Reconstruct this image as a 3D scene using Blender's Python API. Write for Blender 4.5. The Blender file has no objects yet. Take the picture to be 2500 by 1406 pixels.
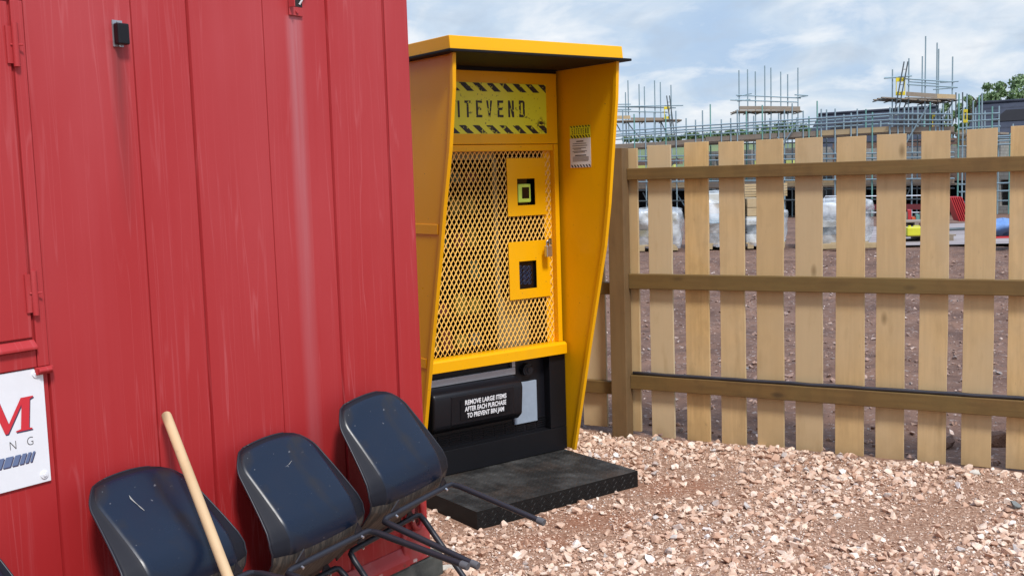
import bpy, bmesh, math, random
import numpy as np
from mathutils import Vector, Matrix, Euler
random.seed(7); RS = np.random.RandomState(11)
sc = bpy.context.scene
COL = sc.collection
PI = math.pi
# ------------------------------------------------------------------ camera
H = 1.6; FPX = 2572.52; CX, CY = 1250.0, 703.0
RM = np.array([[0.9995445175, -0.0031255457, -0.0300164699],
               [-0.0301787588, -0.1035205600, -0.9941693699],
               [0.0, 0.9946224030, -0.1035677333]])      # rows: right, down, forward
camd = bpy.data.cameras.new('camera'); cam = bpy.data.objects.new('camera', camd); COL.objects.link(cam)
camd.sensor_width = 36; camd.lens = FPX / 2500 * 36; camd.clip_end = 3000; camd.clip_start = 0.05
mw = Matrix.Identity(4)
for i in range(3):
    mw[i][0] = RM[0][i]; mw[i][1] = -RM[1][i]; mw[i][2] = -RM[2][i]
mw[2][3] = H
cam.matrix_world = mw
sc.camera = cam
# ------------------------------------------------------------------ world and sun
SUN_EL, SUN_AZ = math.radians(53), math.radians(156)       # azimuth clockwise from +Y
w = bpy.data.worlds.new('World'); sc.world = w; w.use_nodes = True
nt = w.node_tree; nt.nodes.clear()
def wn(t): return nt.nodes.new(t)
out = wn('ShaderNodeOutputWorld'); bg = wn('ShaderNodeBackground'); sky = wn('ShaderNodeTexSky')
sky.sky_type = 'NISHITA'; sky.sun_disc = False; sky.sun_elevation = SUN_EL; sky.sun_rotation = SUN_AZ
sky.air_density = 1.0; sky.dust_density = 1.5
tc = wn('ShaderNodeTexCoord'); sep = wn('ShaderNodeSeparateXYZ'); nt.links.new(tc.outputs['Generated'], sep.inputs[0])
# project direction on a cloud layer: xy / (z + .12)
ad = wn('ShaderNodeMath'); ad.operation = 'ADD'; ad.inputs[1].default_value = 0.30; nt.links.new(sep.outputs[2], ad.inputs[0])
mxz = wn('ShaderNodeMath'); mxz.operation = 'MAXIMUM'; mxz.inputs[1].default_value = 0.05; nt.links.new(ad.outputs[0], mxz.inputs[0])
dv = wn('ShaderNodeVectorMath'); dv.operation = 'DIVIDE'; cmb = wn('ShaderNodeCombineXYZ')
for i in range(3): nt.links.new(mxz.outputs[0], cmb.inputs[i])
nt.links.new(tc.outputs['Generated'], dv.inputs[0]); nt.links.new(cmb.outputs[0], dv.inputs[1])
mp = wn('ShaderNodeMapping'); mp.inputs['Location'].default_value = (1.3, 0.4, 0); mp.inputs['Rotation'].default_value = (0, 0, .35); mp.inputs['Scale'].default_value = (1.7, 1.5, 0.0)
nt.links.new(dv.outputs[0], mp.inputs[0])
n1 = wn('ShaderNodeTexNoise'); n1.inputs['Scale'].default_value = 1.9; n1.inputs['Detail'].default_value = 6; n1.inputs['Roughness'].default_value = .52; n1.inputs['Distortion'].default_value = .6
nt.links.new(mp.outputs[0], n1.inputs['Vector'])
cr = wn('ShaderNodeValToRGB'); nt.links.new(n1.outputs['Fac'], cr.inputs[0])
el = cr.color_ramp.elements
SKY_K = 1.0
el[0].position = .30; el[0].color = (5.5, 7.3, 9.9, 1)
el[1].position = .68; el[1].color = (10.6, 11.0, 11.6, 1)
e = el.new(.43); e.color = (6.1, 7.8, 10.1, 1)
e = el.new(.54); e.color = (7.6, 8.9, 10.5, 1)
n2 = wn('ShaderNodeTexNoise'); n2.inputs['Scale'].default_value = 3.4; n2.inputs['Detail'].default_value = 6; n2.inputs['Roughness'].default_value = .55; n2.inputs['Distortion'].default_value = .3
mp2 = wn('ShaderNodeMapping'); mp2.inputs['Location'].default_value = (4.1, 2.2, 0); mp2.inputs['Scale'].default_value = (1.5, 1.5, 0.0); nt.links.new(dv.outputs[0], mp2.inputs[0]); nt.links.new(mp2.outputs[0], n2.inputs['Vector'])
pf = wn('ShaderNodeMapRange'); pf.inputs[1].default_value = .50; pf.inputs[2].default_value = .74; nt.links.new(n2.outputs['Fac'], pf.inputs[0])
puff = wn('ShaderNodeMixRGB'); puff.inputs[2].default_value = (11.6, 11.8, 12.1, 1); nt.links.new(pf.outputs[0], puff.inputs[0]); nt.links.new(cr.outputs[0], puff.inputs[1])
gf = wn('ShaderNodeMapRange'); gf.inputs[1].default_value = .46; gf.inputs[2].default_value = .30; gf.inputs[4].default_value = .55; nt.links.new(n2.outputs['Fac'], gf.inputs[0])
grey = wn('ShaderNodeMixRGB'); grey.inputs[2].default_value = (5.8, 6.8, 8.3, 1); nt.links.new(gf.outputs[0], grey.inputs[0]); nt.links.new(puff.outputs[0], grey.inputs[1])
mixs = wn('ShaderNodeMixRGB'); mixs.inputs[0].default_value = .86
nt.links.new(sky.outputs[0], mixs.inputs[1]); nt.links.new(grey.outputs[0], mixs.inputs[2])
# overhead sky mixed bluer than the visible band, tuned for the light it gives
el_ = wn('ShaderNodeMapRange'); el_.inputs[1].default_value = .28; el_.inputs[2].default_value = .85; nt.links.new(sep.outputs[2], el_.inputs[0])
zen = wn('ShaderNodeMixRGB'); zen.inputs[2].default_value = (7.5, 10.0, 14.5, 1); nt.links.new(el_.outputs[0], zen.inputs[0]); nt.links.new(mixs.outputs[0], zen.inputs[1])
nt.links.new(zen.outputs[0], bg.inputs[0]); bg.inputs[1].default_value = 0.09
nt.links.new(bg.outputs[0], out.inputs[0])
sl = bpy.data.lights.new('sun', 'SUN'); so = bpy.data.objects.new('sun', sl); COL.objects.link(so)
sl.energy = 3.6; sl.angle = math.radians(10); sl.color = (1, .96, .9)
sd = Vector((math.sin(SUN_AZ) * math.cos(SUN_EL), math.cos(SUN_AZ) * math.cos(SUN_EL), math.sin(SUN_EL)))
so.rotation_euler = sd.to_track_quat('Z', 'Y').to_euler()
sc.view_settings.view_transform = 'Standard'; sc.view_settings.look = 'None'
sc.view_settings.exposure = 0.0; sc.view_settings.gamma = 1.0

# ------------------------------------------------------------------ helpers
def ray(u, v): return RM.T @ np.array([(u - CX) / FPX, (v - CY) / FPX, 1.0])
def at(u, v, Y):
    d = ray(u, v); t = Y / d[1]; return Vector((d[0] * t, Y, H + d[2] * t))
def gnd(u, v, z=0.0):
    d = ray(u, v); t = (z - H) / d[2]; return Vector((d[0] * t, d[1] * t, z))
class Fr:
    """a vertical frame: X along a facade, Y away from the viewer, Z up"""
    def __init__(s, o, rz):
        s.o = Vector((o[0], o[1], 0)); s.rz = rz
        s.X = Vector((math.cos(rz), math.sin(rz), 0)); s.Y = Vector((-math.sin(rz), math.cos(rz), 0))
    def loc(s, u, v, y=0.0):
        d = Vector(ray(u, v)); p = s.o + s.Y * y; c = Vector((0, 0, H))
        t = (p - c).dot(s.Y) / d.dot(s.Y); q = c + d * t - s.o
        return q.dot(s.X), q.z
    def w(s, x, y, z): return s.o + s.X * x + s.Y * y + Vector((0, 0, z))
class MB:
    def __init__(s): s.v = []; s.f = []; s.m = []
    def add(s, vs, fs, mi=0):
        n = len(s.v); s.v += [tuple(p) for p in vs]; s.f += [tuple(i + n for i in f) for f in fs]; s.m += [mi] * len(fs); return s
    def box(s, x0, x1, y0, y1, z0, z1, mi=0):
        return s.add([(x0,y0,z0),(x1,y0,z0),(x1,y1,z0),(x0,y1,z0),(x0,y0,z1),(x1,y0,z1),(x1,y1,z1),(x0,y1,z1)],
                     [(0,3,2,1),(4,5,6,7),(0,1,5,4),(1,2,6,5),(2,3,7,6),(3,0,4,7)], mi)
    def tube(s, pts, r, n=8, mi=0, caps=True):
        pts = [Vector(p) for p in pts]; rr = r if isinstance(r, (list, tuple)) else [r] * len(pts)
        base = len(s.v); prev = None
        for i, p in enumerate(pts):
            d = (pts[min(i + 1, len(pts) - 1)] - pts[max(i - 1, 0)]).normalized()
            if prev is None:
                a = d.orthogonal().normalized()
            else:
                a = (prev - d * prev.dot(d)).normalized()
            prev = a; b = d.cross(a)
            for k in range(n):
                t = 2 * PI * k / n; s.v.append(tuple(p + (a * math.cos(t) + b * math.sin(t)) * rr[i]))
        for i in range(len(pts) - 1):
            for k in range(n):
                s.f.append((base + i*n + k, base + i*n + (k+1) % n, base + (i+1)*n + (k+1) % n, base + (i+1)*n + k)); s.m.append(mi)
        if caps:
            s.f.append(tuple(base + k for k in range(n))[::-1]); s.m.append(mi)
            s.f.append(tuple(base + (len(pts)-1)*n + k for k in range(n))); s.m.append(mi)
        return s
    def prism(s, poly, y0, y1, mi=0):
        """poly in x,z; extruded along y"""
        n = len(poly)
        vs = [(x, y0, z) for x, z in poly] + [(x, y1, z) for x, z in poly]
        fs = [tuple(range(n)), tuple(range(2*n-1, n-1, -1))] + [(i, i+n, (i+1) % n + n, (i+1) % n) for i in range(n)]
        return s.add(vs, fs, mi)
    def prismx(s, poly, x0, x1, mi=0):
        """poly in y,z; extruded along x"""
        n = len(poly)
        vs = [(x0, y, z) for y, z in poly] + [(x1, y, z) for y, z in poly]
        fs = [tuple(range(n)), tuple(range(2*n-1, n-1, -1))] + [(i, i+n, (i+1) % n + n, (i+1) % n) for i in range(n)]
        return s.add(vs, fs, mi)
    def build(s, name, mat, parent=None, bevel=0, smooth=False, loc=None, rz=None, seg=2):
        me = bpy.data.meshes.new(name); me.from_pydata(s.v, [], s.f)
        for mm in (mat if isinstance(mat, (list, tuple)) else [mat]): me.materials.append(mm)
        me.polygons.foreach_set('material_index', s.m)
        bm = bmesh.new(); bm.from_mesh(me); bmesh.ops.recalc_face_normals(bm, faces=bm.faces); bm.to_mesh(me); bm.free()
        o = bpy.data.objects.new(name, me); COL.objects.link(o)
        if parent: o.parent = parent
        if loc is not None: o.location = loc
        if rz is not None: o.rotation_euler = (0, 0, rz)
        if bevel:
            b = o.modifiers.new('bevel', 'BEVEL'); b.width = bevel; b.segments = seg; b.limit_method = 'ANGLE'; b.angle_limit = math.radians(40)
        if smooth:
            for p in me.polygons: p.use_smooth = True
            if smooth == 'auto': me.set_sharp_from_angle(angle=math.radians(40))
        return o
def tag(o, label=None, cat=None, group=None, kind=None):
    if label: o['label'] = label
    if cat: o['category'] = cat
    if group: o['group'] = group
    if kind: o['kind'] = kind
    return o
def empty(name, loc, rz=0, **k):
    o = bpy.data.objects.new(name, None); COL.objects.link(o); o.location = loc; o.rotation_euler = (0, 0, rz); o.empty_display_size = .2
    return tag(o, **k)
def copy_tree(o, parent=None):
    c = o.copy(); COL.objects.link(c)
    if parent: c.parent = parent
    for ch in list(o.children): copy_tree(ch, c)
    return c
FONTCACHE = {}
def text_geo(txt, size=1.0, bold=0.0, align='CENTER', spacing=1.0, line=1.0):
    cu = bpy.data.curves.new('lettering', 'FONT'); cu.body = txt; cu.size = size; cu.align_x = align; cu.align_y = 'CENTER'
    cu.offset = bold; cu.space_character = spacing; cu.space_line = line; cu.extrude = 0; cu.resolution_u = 4
    o = bpy.data.objects.new('tmp', cu); COL.objects.link(o)
    bpy.context.view_layer.update()
    me = bpy.data.meshes.new_from_object(o.evaluated_get(bpy.context.evaluated_depsgraph_get()))
    vs = [tuple(v.co) for v in me.vertices]; fs = [tuple(p.vertices) for p in me.polygons]
    bpy.data.objects.remove(o); bpy.data.meshes.remove(me); bpy.data.curves.remove(cu)
    return vs, fs
def add_text(mb, txt, x, y, z, size, sx=1.0, bold=0.0, mi=0, plane='xz', **k):
    vs, fs = text_geo(txt, size, bold, **k)
    if plane == 'xz': vv = [(x + a * sx, y, z + b) for a, b, c in vs]
    else: vv = [(x, y - a * sx, z + b) for a, b, c in vs]      # on a plane whose normal is -X, read from the left
    mb.add(vv, fs, mi)

# ------------------------------------------------------------------ materials
class M_:
    def __init__(s, name, col=(.5, .5, .5), rough=.6, metal=0, spec=.5):
        s.m = bpy.data.materials.new(name); s.m.use_nodes = True; s.t = s.m.node_tree
        s.b = s.t.nodes['Principled BSDF']; s.b.inputs['Base Color'].default_value = (*col, 1)
        s.b.inputs['Roughness'].default_value = rough; s.b.inputs['Metallic'].default_value = metal
        s.b.inputs['Specular IOR Level'].default_value = spec
        s.col = None; s.c0 = col; s.co = None
    def n(s, t): return s.t.nodes.new(t)
    def l(s, a, b): s.t.links.new(a, b)
    def coord(s, kind='Object'):
        if s.co is None: s.co = s.n('ShaderNodeTexCoord')
        return s.co.outputs[kind]
    def pos(s):
        g = s.n('ShaderNodeNewGeometry'); return g.outputs['Position']
    def noise(s, scale, vec=(1, 1, 1), detail=4, rough=.55, dist=0, world=False, loc=(0, 0, 0)):
        mp = s.n('ShaderNodeMapping'); mp.inputs['Scale'].default_value = vec; mp.inputs['Location'].default_value = loc
        s.l(s.pos() if world else s.coord(), mp.inputs[0])
        n = s.n('ShaderNodeTexNoise'); n.inputs['Scale'].default_value = scale; n.inputs['Detail'].default_value = detail
        n.inputs['Roughness'].default_value = rough; n.inputs['Distortion'].default_value = dist
        s.l(mp.outputs[0], n.inputs['Vector']); return n.outputs['Fac']
    def ramp(s, fac, lo, hi, a=0.0, b=1.0):
        r = s.n('ShaderNodeMapRange'); r.inputs[1].default_value = lo; r.inputs[2].default_value = hi; r.inputs[3].default_value = a; r.inputs[4].default_value = b
        s.l(fac, r.inputs[0]); return r.outputs[0]
    def math(s, op, a, b=None):
        m = s.n('ShaderNodeMath'); m.operation = op
        for i, q in enumerate((a, b)):
            if q is None: continue
            if isinstance(q, (int, float)): m.inputs[i].default_value = q
            else: s.l(q, m.inputs[i])
        return m.outputs[0]
    def mix(s, fac, col2, mode='MIX'):
        x = s.n('ShaderNodeMixRGB'); x.blend_type = mode
        if isinstance(fac, (int, float)): x.inputs[0].default_value = fac
        else: s.l(fac, x.inputs[0])
        if s.col is None: x.inputs[1].default_value = (*s.c0, 1)
        else: s.l(s.col, x.inputs[1])
        if isinstance(col2, tuple): x.inputs[2].default_value = (*col2, 1)
        else: s.l(col2, x.inputs[2])
        s.col = x.outputs[0]; s.l(s.col, s.b.inputs['Base Color']); return s
    def bump(s, h, strength=.3, dist=.01):
        b = s.n('ShaderNodeBump'); b.inputs['Strength'].default_value = strength; b.inputs['Distance'].default_value = dist
        s.l(h, b.inputs['Height'])
        if s.b.inputs['Normal'].is_linked: s.l(s.b.inputs['Normal'].links[0].from_socket, b.inputs['Normal'])
        s.l(b.outputs[0], s.b.inputs['Normal']); return s
    def rough(s, fac, a, b, lo=0., hi=1.):
        s.l(s.ramp(fac, lo, hi, a, b), s.b.inputs['Roughness']); return s
    def axis(s, i, world=False):
        q = s.n('ShaderNodeSeparateXYZ'); s.l(s.pos() if world else s.coord(), q.inputs[0]); return q.outputs[i]
    def rnd(s):
        o = s.n('ShaderNodeObjectInfo'); return o.outputs['Random']
MT = {}
def simple(name, col, rough=.6, metal=0, spec=.5, var=.12, scale=6):
    m = M_(name, col, rough, metal, spec)
    if var:
        m.mix(m.ramp(m.noise(scale), .35, .7), tuple(c * (1 - var) for c in col))
        m.mix(m.ramp(m.noise(scale * 7, detail=2), .5, .8, 0, .5), tuple(min(1, c * (1 + var)) for c in col))
    MT[name] = m.m; return m
# red container paint, with wash streaks
def red_paint():
    m = M_('red_paint', (.375, .017, .019), .52, spec=.34)
    m.mix(m.ramp(m.noise(.9, (1, 1, .5)), .35, .7, 0, .7), (.41, .021, .024))
    m.mix(m.math('MULTIPLY', m.ramp(m.axis(2), .5, 2.2, 0, .8), m.ramp(m.noise(1.7, (1.5, 1, .4), loc=(2, 0, 7)), .3, .65, .3, 1)), (.47, .072, .080))  # pinker towards the top: faded paint and sky sheen put into the colour
    m.mix(m.ramp(m.noise(2.2, (9, 1, .14), detail=3, dist=.1), .5, .8, 0, .08), (.50, .10, .12))
    # thin pale run marks: narrow crests of a noise stretched down the wall
    f = m.noise(5.0, (2.6, 0, .10), detail=2, dist=.25, loc=(3, 0, 0)); d = m.math('ABSOLUTE', m.math('SUBTRACT', f, .5))
    g = m.ramp(m.noise(2.0, (2, 1, .8), loc=(5, 1, 2)), .42, .62, 0, 1)
    m.mix(m.math('MULTIPLY', m.ramp(d, 0, .011, .36, 0), g), (.56, .15, .16))
    f = m.noise(5.0, (3.6, 0, .08), detail=2, dist=.2, loc=(9, 0, 4)); d = m.math('ABSOLUTE', m.math('SUBTRACT', f, .47))
    m.mix(m.ramp(d, 0, .009, .22, 0), (.54, .13, .14))
    # whitish wash below the bracket
    x = m.axis(0); z = m.axis(2)
    ctr = m.math('ADD', m.math('MULTIPLY', z, 0.0), .572)
    dx = m.math('ABSOLUTE', m.math('ADD', x, ctr))
    a = m.ramp(dx, .012, .045, 1, 0); zz = m.ramp(z, .9, 2.15, .14, .42)
    st = m.ramp(m.noise(6, (10, 1, .3)), .3, .6, .6, 1)
    top = m.ramp(z, 2.165, 2.172, 1, 0)
    m.mix(m.math('MULTIPLY', m.math('MULTIPLY', a, zz), m.math('MULTIPLY', st, top)), (.50, .27, .30))
    # dark trail below the lamp box
    dx = m.math('ABSOLUTE', m.math('ADD', x, 1.262)); a = m.ramp(dx, 0, .035, 1, 0); zz = m.ramp(z, 1.45, 2.02, 0, .75); top = m.ramp(z, 2.02, 2.03, 1, 0)
    m.mix(m.math('MULTIPLY', m.math('MULTIPLY', a, zz), top), (.16, .035, .035))
    # grime low down
    m.mix(m.math('MULTIPLY', m.ramp(z, .05, .5, .5, 0), m.ramp(m.noise(7), .4, .7)), (.24, .10, .08))
    m.rough(m.noise(3, (3, 1, .5)), .44, .6)
    m.bump(m.noise(300, detail=1), .06, .001); m.bump(m.noise(1.6, detail=2), .30, .03)
    MT['red'] = m.m
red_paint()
m = M_('red_rail', (.36, .024, .028), .45)
m.mix(m.ramp(m.noise(5), .45, .65, 0, .8), (.42, .13, .13)); m.mix(m.math('MULTIPLY', m.ramp(m.noise(22, (1, 1, 2)), .58, .62), m.ramp(m.axis(2), .10, .125, 1, 0)), (.75, .72, .68))
m.mix(m.math('MULTIPLY', m.ramp(m.noise(12, loc=(2, 0, 0)), .6, .66), m.ramp(m.axis(2), .12, .17, 1, 0)), (.16, .04, .03)); MT['red_rail'] = m.m
def yellow():
    m = M_('yellow_paint', (.86, .425, .002), .32, spec=.28)
    m.mix(m.ramp(m.noise(1.6), .35, .7, 0, .6), (.80, .385, .002))
    m.mix(m.ramp(m.noise(9, (1, 1, .4)), .62, .8, 0, .25), (.70, .28, .01))
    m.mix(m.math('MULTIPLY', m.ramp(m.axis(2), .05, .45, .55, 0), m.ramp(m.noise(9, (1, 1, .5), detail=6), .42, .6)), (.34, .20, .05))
    m.mix(m.math('MULTIPLY', m.ramp(m.noise(1.1, (9, 9, .5), detail=4), .55, .75, 0, .3), m.ramp(m.noise(2.5), .4, .6)), (.62, .33, .02))
    m.mix(m.ramp(m.noise(75, detail=2), .735, .75, 0, .7), (.20, .11, .03))
    m.rough(m.noise(14), .22, .40); m.bump(m.noise(120, detail=1), .05, .001); m.bump(m.noise(3), .12, .01)
    MT['yellow'] = m.m
yellow()
simple('mesh_yellow_lit', (.90, .53, .11), .4)  # paler than the yellow paint: light on the strands put into the colour
simple('black_metal', (.006, .006, .008), .5, spec=.25)
simple('black_plastic', (.007, .007, .010), .38, spec=.35)
simple('black_lip', (.008, .008, .010), .6, spec=.2)
simple('silver', (.42, .45, .50), .38, .6)
simple('grey_panel', (.30, .36, .44), .5)
simple('steel', (.55, .55, .56), .3, .9)
simple('brass', (.20, .17, .10), .4, .7)
simple('lime', (.62, .85, .12), .35)
simple('screen_black', (.004, .004, .005), .15, var=0)
simple('key_blue', (.04, .08, .20), .4, var=0)
simple('white_paint', (.8, .82, .86), .4, var=.04)
simple('white_ink', (.85, .85, .87), .6, var=0)
simple('black_ink', (.015, .012, .012), .6, var=0)
simple('grey_ink', (.06, .06, .07), .6, var=0)
simple('red_ink', (.62, .03, .045), .45, var=0)
simple('navy_ink', (.05, .045, .10), .5, var=0)
simple('slate_ink', (.13, .18, .32), .5, var=0)
simple('interior', (.012, .004, .002), .9, spec=.1)
simple('beige', (.30, .26, .15), .7)
simple('pack_yellow', (.20, .16, .02), .5); simple('pack_dark', (.012, .004, .002), .8, spec=.1); simple('pack_red', (.16, .03, .012), .5); simple('pack_white', (.6, .6, .55), .5); simple('pack_white_dim', (.12, .12, .10), .5); simple('pack_green', (.07, .10, .05), .5)  # packet colours darkened to paint the dim interior behind the mesh
# sign yellow with worn black
m = M_('sign_yellow', (.76, .78, .02), .35)
m.mix(m.ramp(m.noise(5), .3, .7, 0, .7), (.82, .78, .04))
m.mix(m.ramp(m.noise(55, detail=3), .66, .70, 0, .8), (.12, .13, .02))
x = m.axis(0); z = m.axis(2)
dd = m.math('ADD', m.math('ABSOLUTE', m.math('ADD', x, .135)), m.math('ABSOLUTE', m.math('SUBTRACT', z, 1.878)))
m.mix(m.math('MULTIPLY', m.ramp(dd, .02, .05, 1, 0), m.ramp(m.noise(70, detail=3), .44, .50)), (.02, .015, .015)); MT['sign_yellow'] = m.m
m = M_('worn_black', (.016, .012, .014), .45)
m.mix(m.ramp(m.noise(60, detail=3, rough=.6), .60, .64), (.60, .62, .03)); MT['worn_black'] = m.m
# chair shell: black plastic, blue sky reflection painted into the base
m = M_('chair_plastic', (.004, .010, .026), .24, spec=.38)
m.mix(m.ramp(m.noise(4, dist=.5), .50, .60, 0, .8), (.016, .014, .015))
m.mix(m.ramp(m.noise(60, detail=2), .72, .76, 0, .4), (.25, .25, .26))
m.rough(m.noise(9), .24, .42, .3, .7); m.bump(m.noise(400, detail=1), .05, .0008); MT['chair'] = m.m
m = M_('chair_underside', (.045, .040, .036), .62)
m.mix(m.ramp(m.noise(9, (11, 1.2, 1.2), detail=2, dist=.4), .5, .62, 0, .8), (.12, .10, .08))
m.bump(m.noise(9, (11, 1.2, 1.2), detail=2, dist=.4), .5, .01); MT['chair_under'] = m.m
simple('chair_flange_shaded', (.008, .009, .015), .6, spec=.25)  # same plastic, darker and matte: flaps without sky reflection, painted in
simple('chair_leg', (.022, .022, .030), .42, .2)
simple('foot_cap', (.10, .10, .11), .7)
# woods
def wood(name, c1, c2, c3, rough=.72, rnd=.3, axis='z'):
    m = M_(name, c1, rough)
    st = (14, 14, .9) if axis == 'z' else (.9, 14, 14)
    of = m.n('ShaderNodeCombineXYZ'); r = m.math('MULTIPLY', m.rnd(), 37.0)
    for i in range(3): m.l(r, of.inputs[i])
    ve = m.n('ShaderNodeVectorMath'); ve.operation = 'ADD'; m.l(m.coord(), ve.inputs[0]); m.l(of.outputs[0], ve.inputs[1])
    def nz(scale, vec, detail=4, dist=0):
        mp = m.n('ShaderNodeMapping'); mp.inputs['Scale'].default_value = vec; m.l(ve.outputs[0], mp.inputs[0])
        n = m.n('ShaderNodeTexNoise'); n.inputs['Scale'].default_value = scale; n.inputs['Detail'].default_value = detail; n.inputs['Distortion'].default_value = dist
        m.l(mp.outputs[0], n.inputs['Vector']); return n.outputs['Fac']
    g = nz(3, st, 5, .6)
    m.mix(m.ramp(g, .38, .66, 0, .55), tuple(c * .82 for c in c2)); m.mix(m.ramp(nz(7, (2, 2, 1.2), 5), .48, .62, 0, .4), tuple(c * .78 for c in c2)); m.mix(m.ramp(nz(60, (1, 1, .35), 2), .70, .76, 0, .5), tuple(c * .55 for c in c1))
    m.mix(m.ramp(nz(2.2, (1, 1, 1), 3), .4, .7, 0, .6), c3)
    m.mix(m.math('MULTIPLY', m.rnd(), rnd), c3)
    m.mix(m.ramp(m.math('FRACT', m.math('MULTIPLY', m.rnd(), 7.31)), 0, 1, 0, .55 * min(1, rnd * 1.5)), tuple(c * .72 for c in c1))
    # knots
    kn = m.n('ShaderNodeTexVoronoi'); mp = m.n('ShaderNodeMapping'); mp.inputs['Scale'].default_value = (5, 5, 2.2) if axis == 'z' else (2.2, 5, 5)
    m.l(ve.outputs[0], mp.inputs[0]); m.l(mp.outputs[0], kn.inputs['Vector']); kn.inputs['Scale'].default_value = 1.0
    m.mix(m.ramp(kn.outputs['Distance'], .04, .11, .85, 0), tuple(c * .35 for c in c1))
    m.mix(m.math('MULTIPLY', m.ramp(m.axis(2), .0, .16, .5, 0), m.ramp(nz(6, (2, 2, 1), 4), .3, .6, .3, 1)), tuple(c * .45 for c in c1))
    # grey weather stains
    m.mix(m.ramp(nz(5, (3, 3, .7) if axis == 'z' else (.7, 3, 3), 5), .58, .75, 0, .45), tuple(c * .55 for c in c1))
    m.bump(g, .25, .004); MT[name] = m.m
wood('picket_wood', (.62, .41, .18), (.54, .345, .14), (.53, .42, .27), rnd=.8)
wood('rail_wood', (.175, .096, .026), (.125, .064, .016), (.155, .105, .028), axis='x')
wood('post_wood', (.16, .088, .034), (.115, .062, .022), (.20, .13, .055))
wood('handle_wood', (.62, .43, .24), (.56, .38, .20), (.60, .44, .27), rnd=.1)
wood('board_wood', (.30, .235, .17), (.24, .18, .13), (.28, .25, .22), axis='x')
wood('board_new', (.52, .38, .20), (.46, .32, .16), (.50, .40, .26), axis='x')
simple('pipe_black', (.03, .028, .035), .5)
simple('galv', (.27, .37, .42), .5, .2, scale=2)
simple('galv_green', (.16, .36, .32), .5, .15, scale=2)
simple('galv_dark', (.09, .11, .12), .5, .2)
simple('gate_yellow', (.78, .62, .03), .5)
simple('barrier_red', (.50, .03, .035), .5)
simple('maroon', (.16, .02, .025), .6); simple('barrier_orange', (.70, .12, .03), .5)
simple('can_yellow', (.62, .60, .03), .45)
simple('bag_blue', (.16, .30, .62), .5, var=.3)
simple('sheet_cyan', (.25, .5, .65), .5)
# platform: black chequer plate, dusty
m = M_('chequer', (.007, .0065, .0065), .6, .1, spec=.3)
gn = m.n('ShaderNodeNewGeometry'); sp_ = m.n('ShaderNodeSeparateXYZ'); m.l(gn.outputs['True Normal'], sp_.inputs[0]); upf = m.ramp(sp_.outputs[2], .3, .8)
m.mix(m.math('MULTIPLY', upf, m.ramp(m.noise(7, detail=6), .42, .70, .15, .8)), (.085, .085, .083)); m.mix(m.math('MULTIPLY', upf, m.ramp(m.noise(3, loc=(4, 4, 0)), .58, .72, 0, .3)), (.11, .075, .055)); m.bump(m.noise(90), .15, .002); MT['chequer'] = m.m
m = M_('sleeper', (.040, .045, .040), .9); m.mix(m.ramp(m.noise(9), .4, .7), (.10, .10, .09)); m.bump(m.noise(40), .4, .006); MT['sleeper'] = m.m
# roofs with tile rows
m = M_('slate', (.036, .042, .062), .7, spec=.3)
wv = m.n('ShaderNodeTexWave'); wv.bands_direction = 'Z'; wv.wave_profile = 'SAW'; wv.inputs['Scale'].default_value = 1.0; m.l(m.coord(), wv.inputs['Vector'])
m.mix(m.ramp(wv.outputs['Fac'], .0, .35, .9, 0), (.012, .013, .02)); m.mix(m.ramp(m.noise(1.5), .4, .7, 0, .5), (.07, .075, .10)); m.bump(wv.outputs['Fac'], .6, .05); MT['slate'] = m.m
def brickmat(name, c1, c2, mort, sc_=4.5):
    m = M_(name, c1, .85); b = m.n('ShaderNodeTexBrick'); b.inputs['Color1'].default_value = (*c1, 1); b.inputs['Color2'].default_value = (*c2, 1); b.inputs['Mortar'].default_value = (*mort, 1)
    b.inputs['Scale'].default_value = sc_; b.inputs['Mortar Size'].default_value = .015
    cx = m.n('ShaderNodeCombineXYZ'); m.l(m.math('ADD', m.axis(0), m.axis(1)), cx.inputs[0]); m.l(m.axis(2), cx.inputs[1]); m.l(cx.outputs[0], b.inputs['Vector'])
    m.l(b.outputs['Color'], m.b.inputs['Base Color']); MT[name] = m.m
brickmat('brick_brown', (.20, .11, .08), (.28, .17, .13), (.30, .27, .24)); brickmat('block_grey', (.22, .21, .20), (.28, .27, .25), (.15, .14, .13), 2.2)
simple('dark_opening', (.012, .011, .014), .9)
simple('yellow_green', (.62, .66, .20), .7)
# plastic sheeting: milky, crinkled
m = M_('sheeting', (.80, .84, .88), .25)
m.mix(m.ramp(m.noise(3), .4, .65), (.52, .58, .66)); m.bump(m.noise(2.5, detail=3, dist=1.2), .6, .08)
tr = m.n('ShaderNodeBsdfTransparent'); mx = m.n('ShaderNodeMixShader'); o_ = m.t.nodes['Material Output']
m.l(m.ramp(m.noise(1.5, (1, 1, 1.6), detail=3, dist=.9), .38, .62, .10, .72), mx.inputs[0]); m.l(tr.outputs[0], mx.inputs[1]); m.l(m.b.outputs[0], mx.inputs[2]); m.l(mx.outputs[0], o_.inputs[0]); MT['sheeting'] = m.m
# leaves / bark
def leafmat(name, a, b):
    m = M_(name, a, .6); g = m.n('ShaderNodeNewGeometry'); m.mix(m.ramp(g.outputs['Random Per Island'], 0, 1), b); m.mix(m.ramp(m.noise(.8), .4, .6, 0, .6), tuple(c * .55 for c in a)); MT[name] = m.m
leafmat('leaf', (.15, .24, .09), (.24, .34, .17)); leafmat('leaf_pale', (.12, .20, .07), (.18, .27, .12))
simple('bark', (.09, .07, .05), .9)

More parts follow.
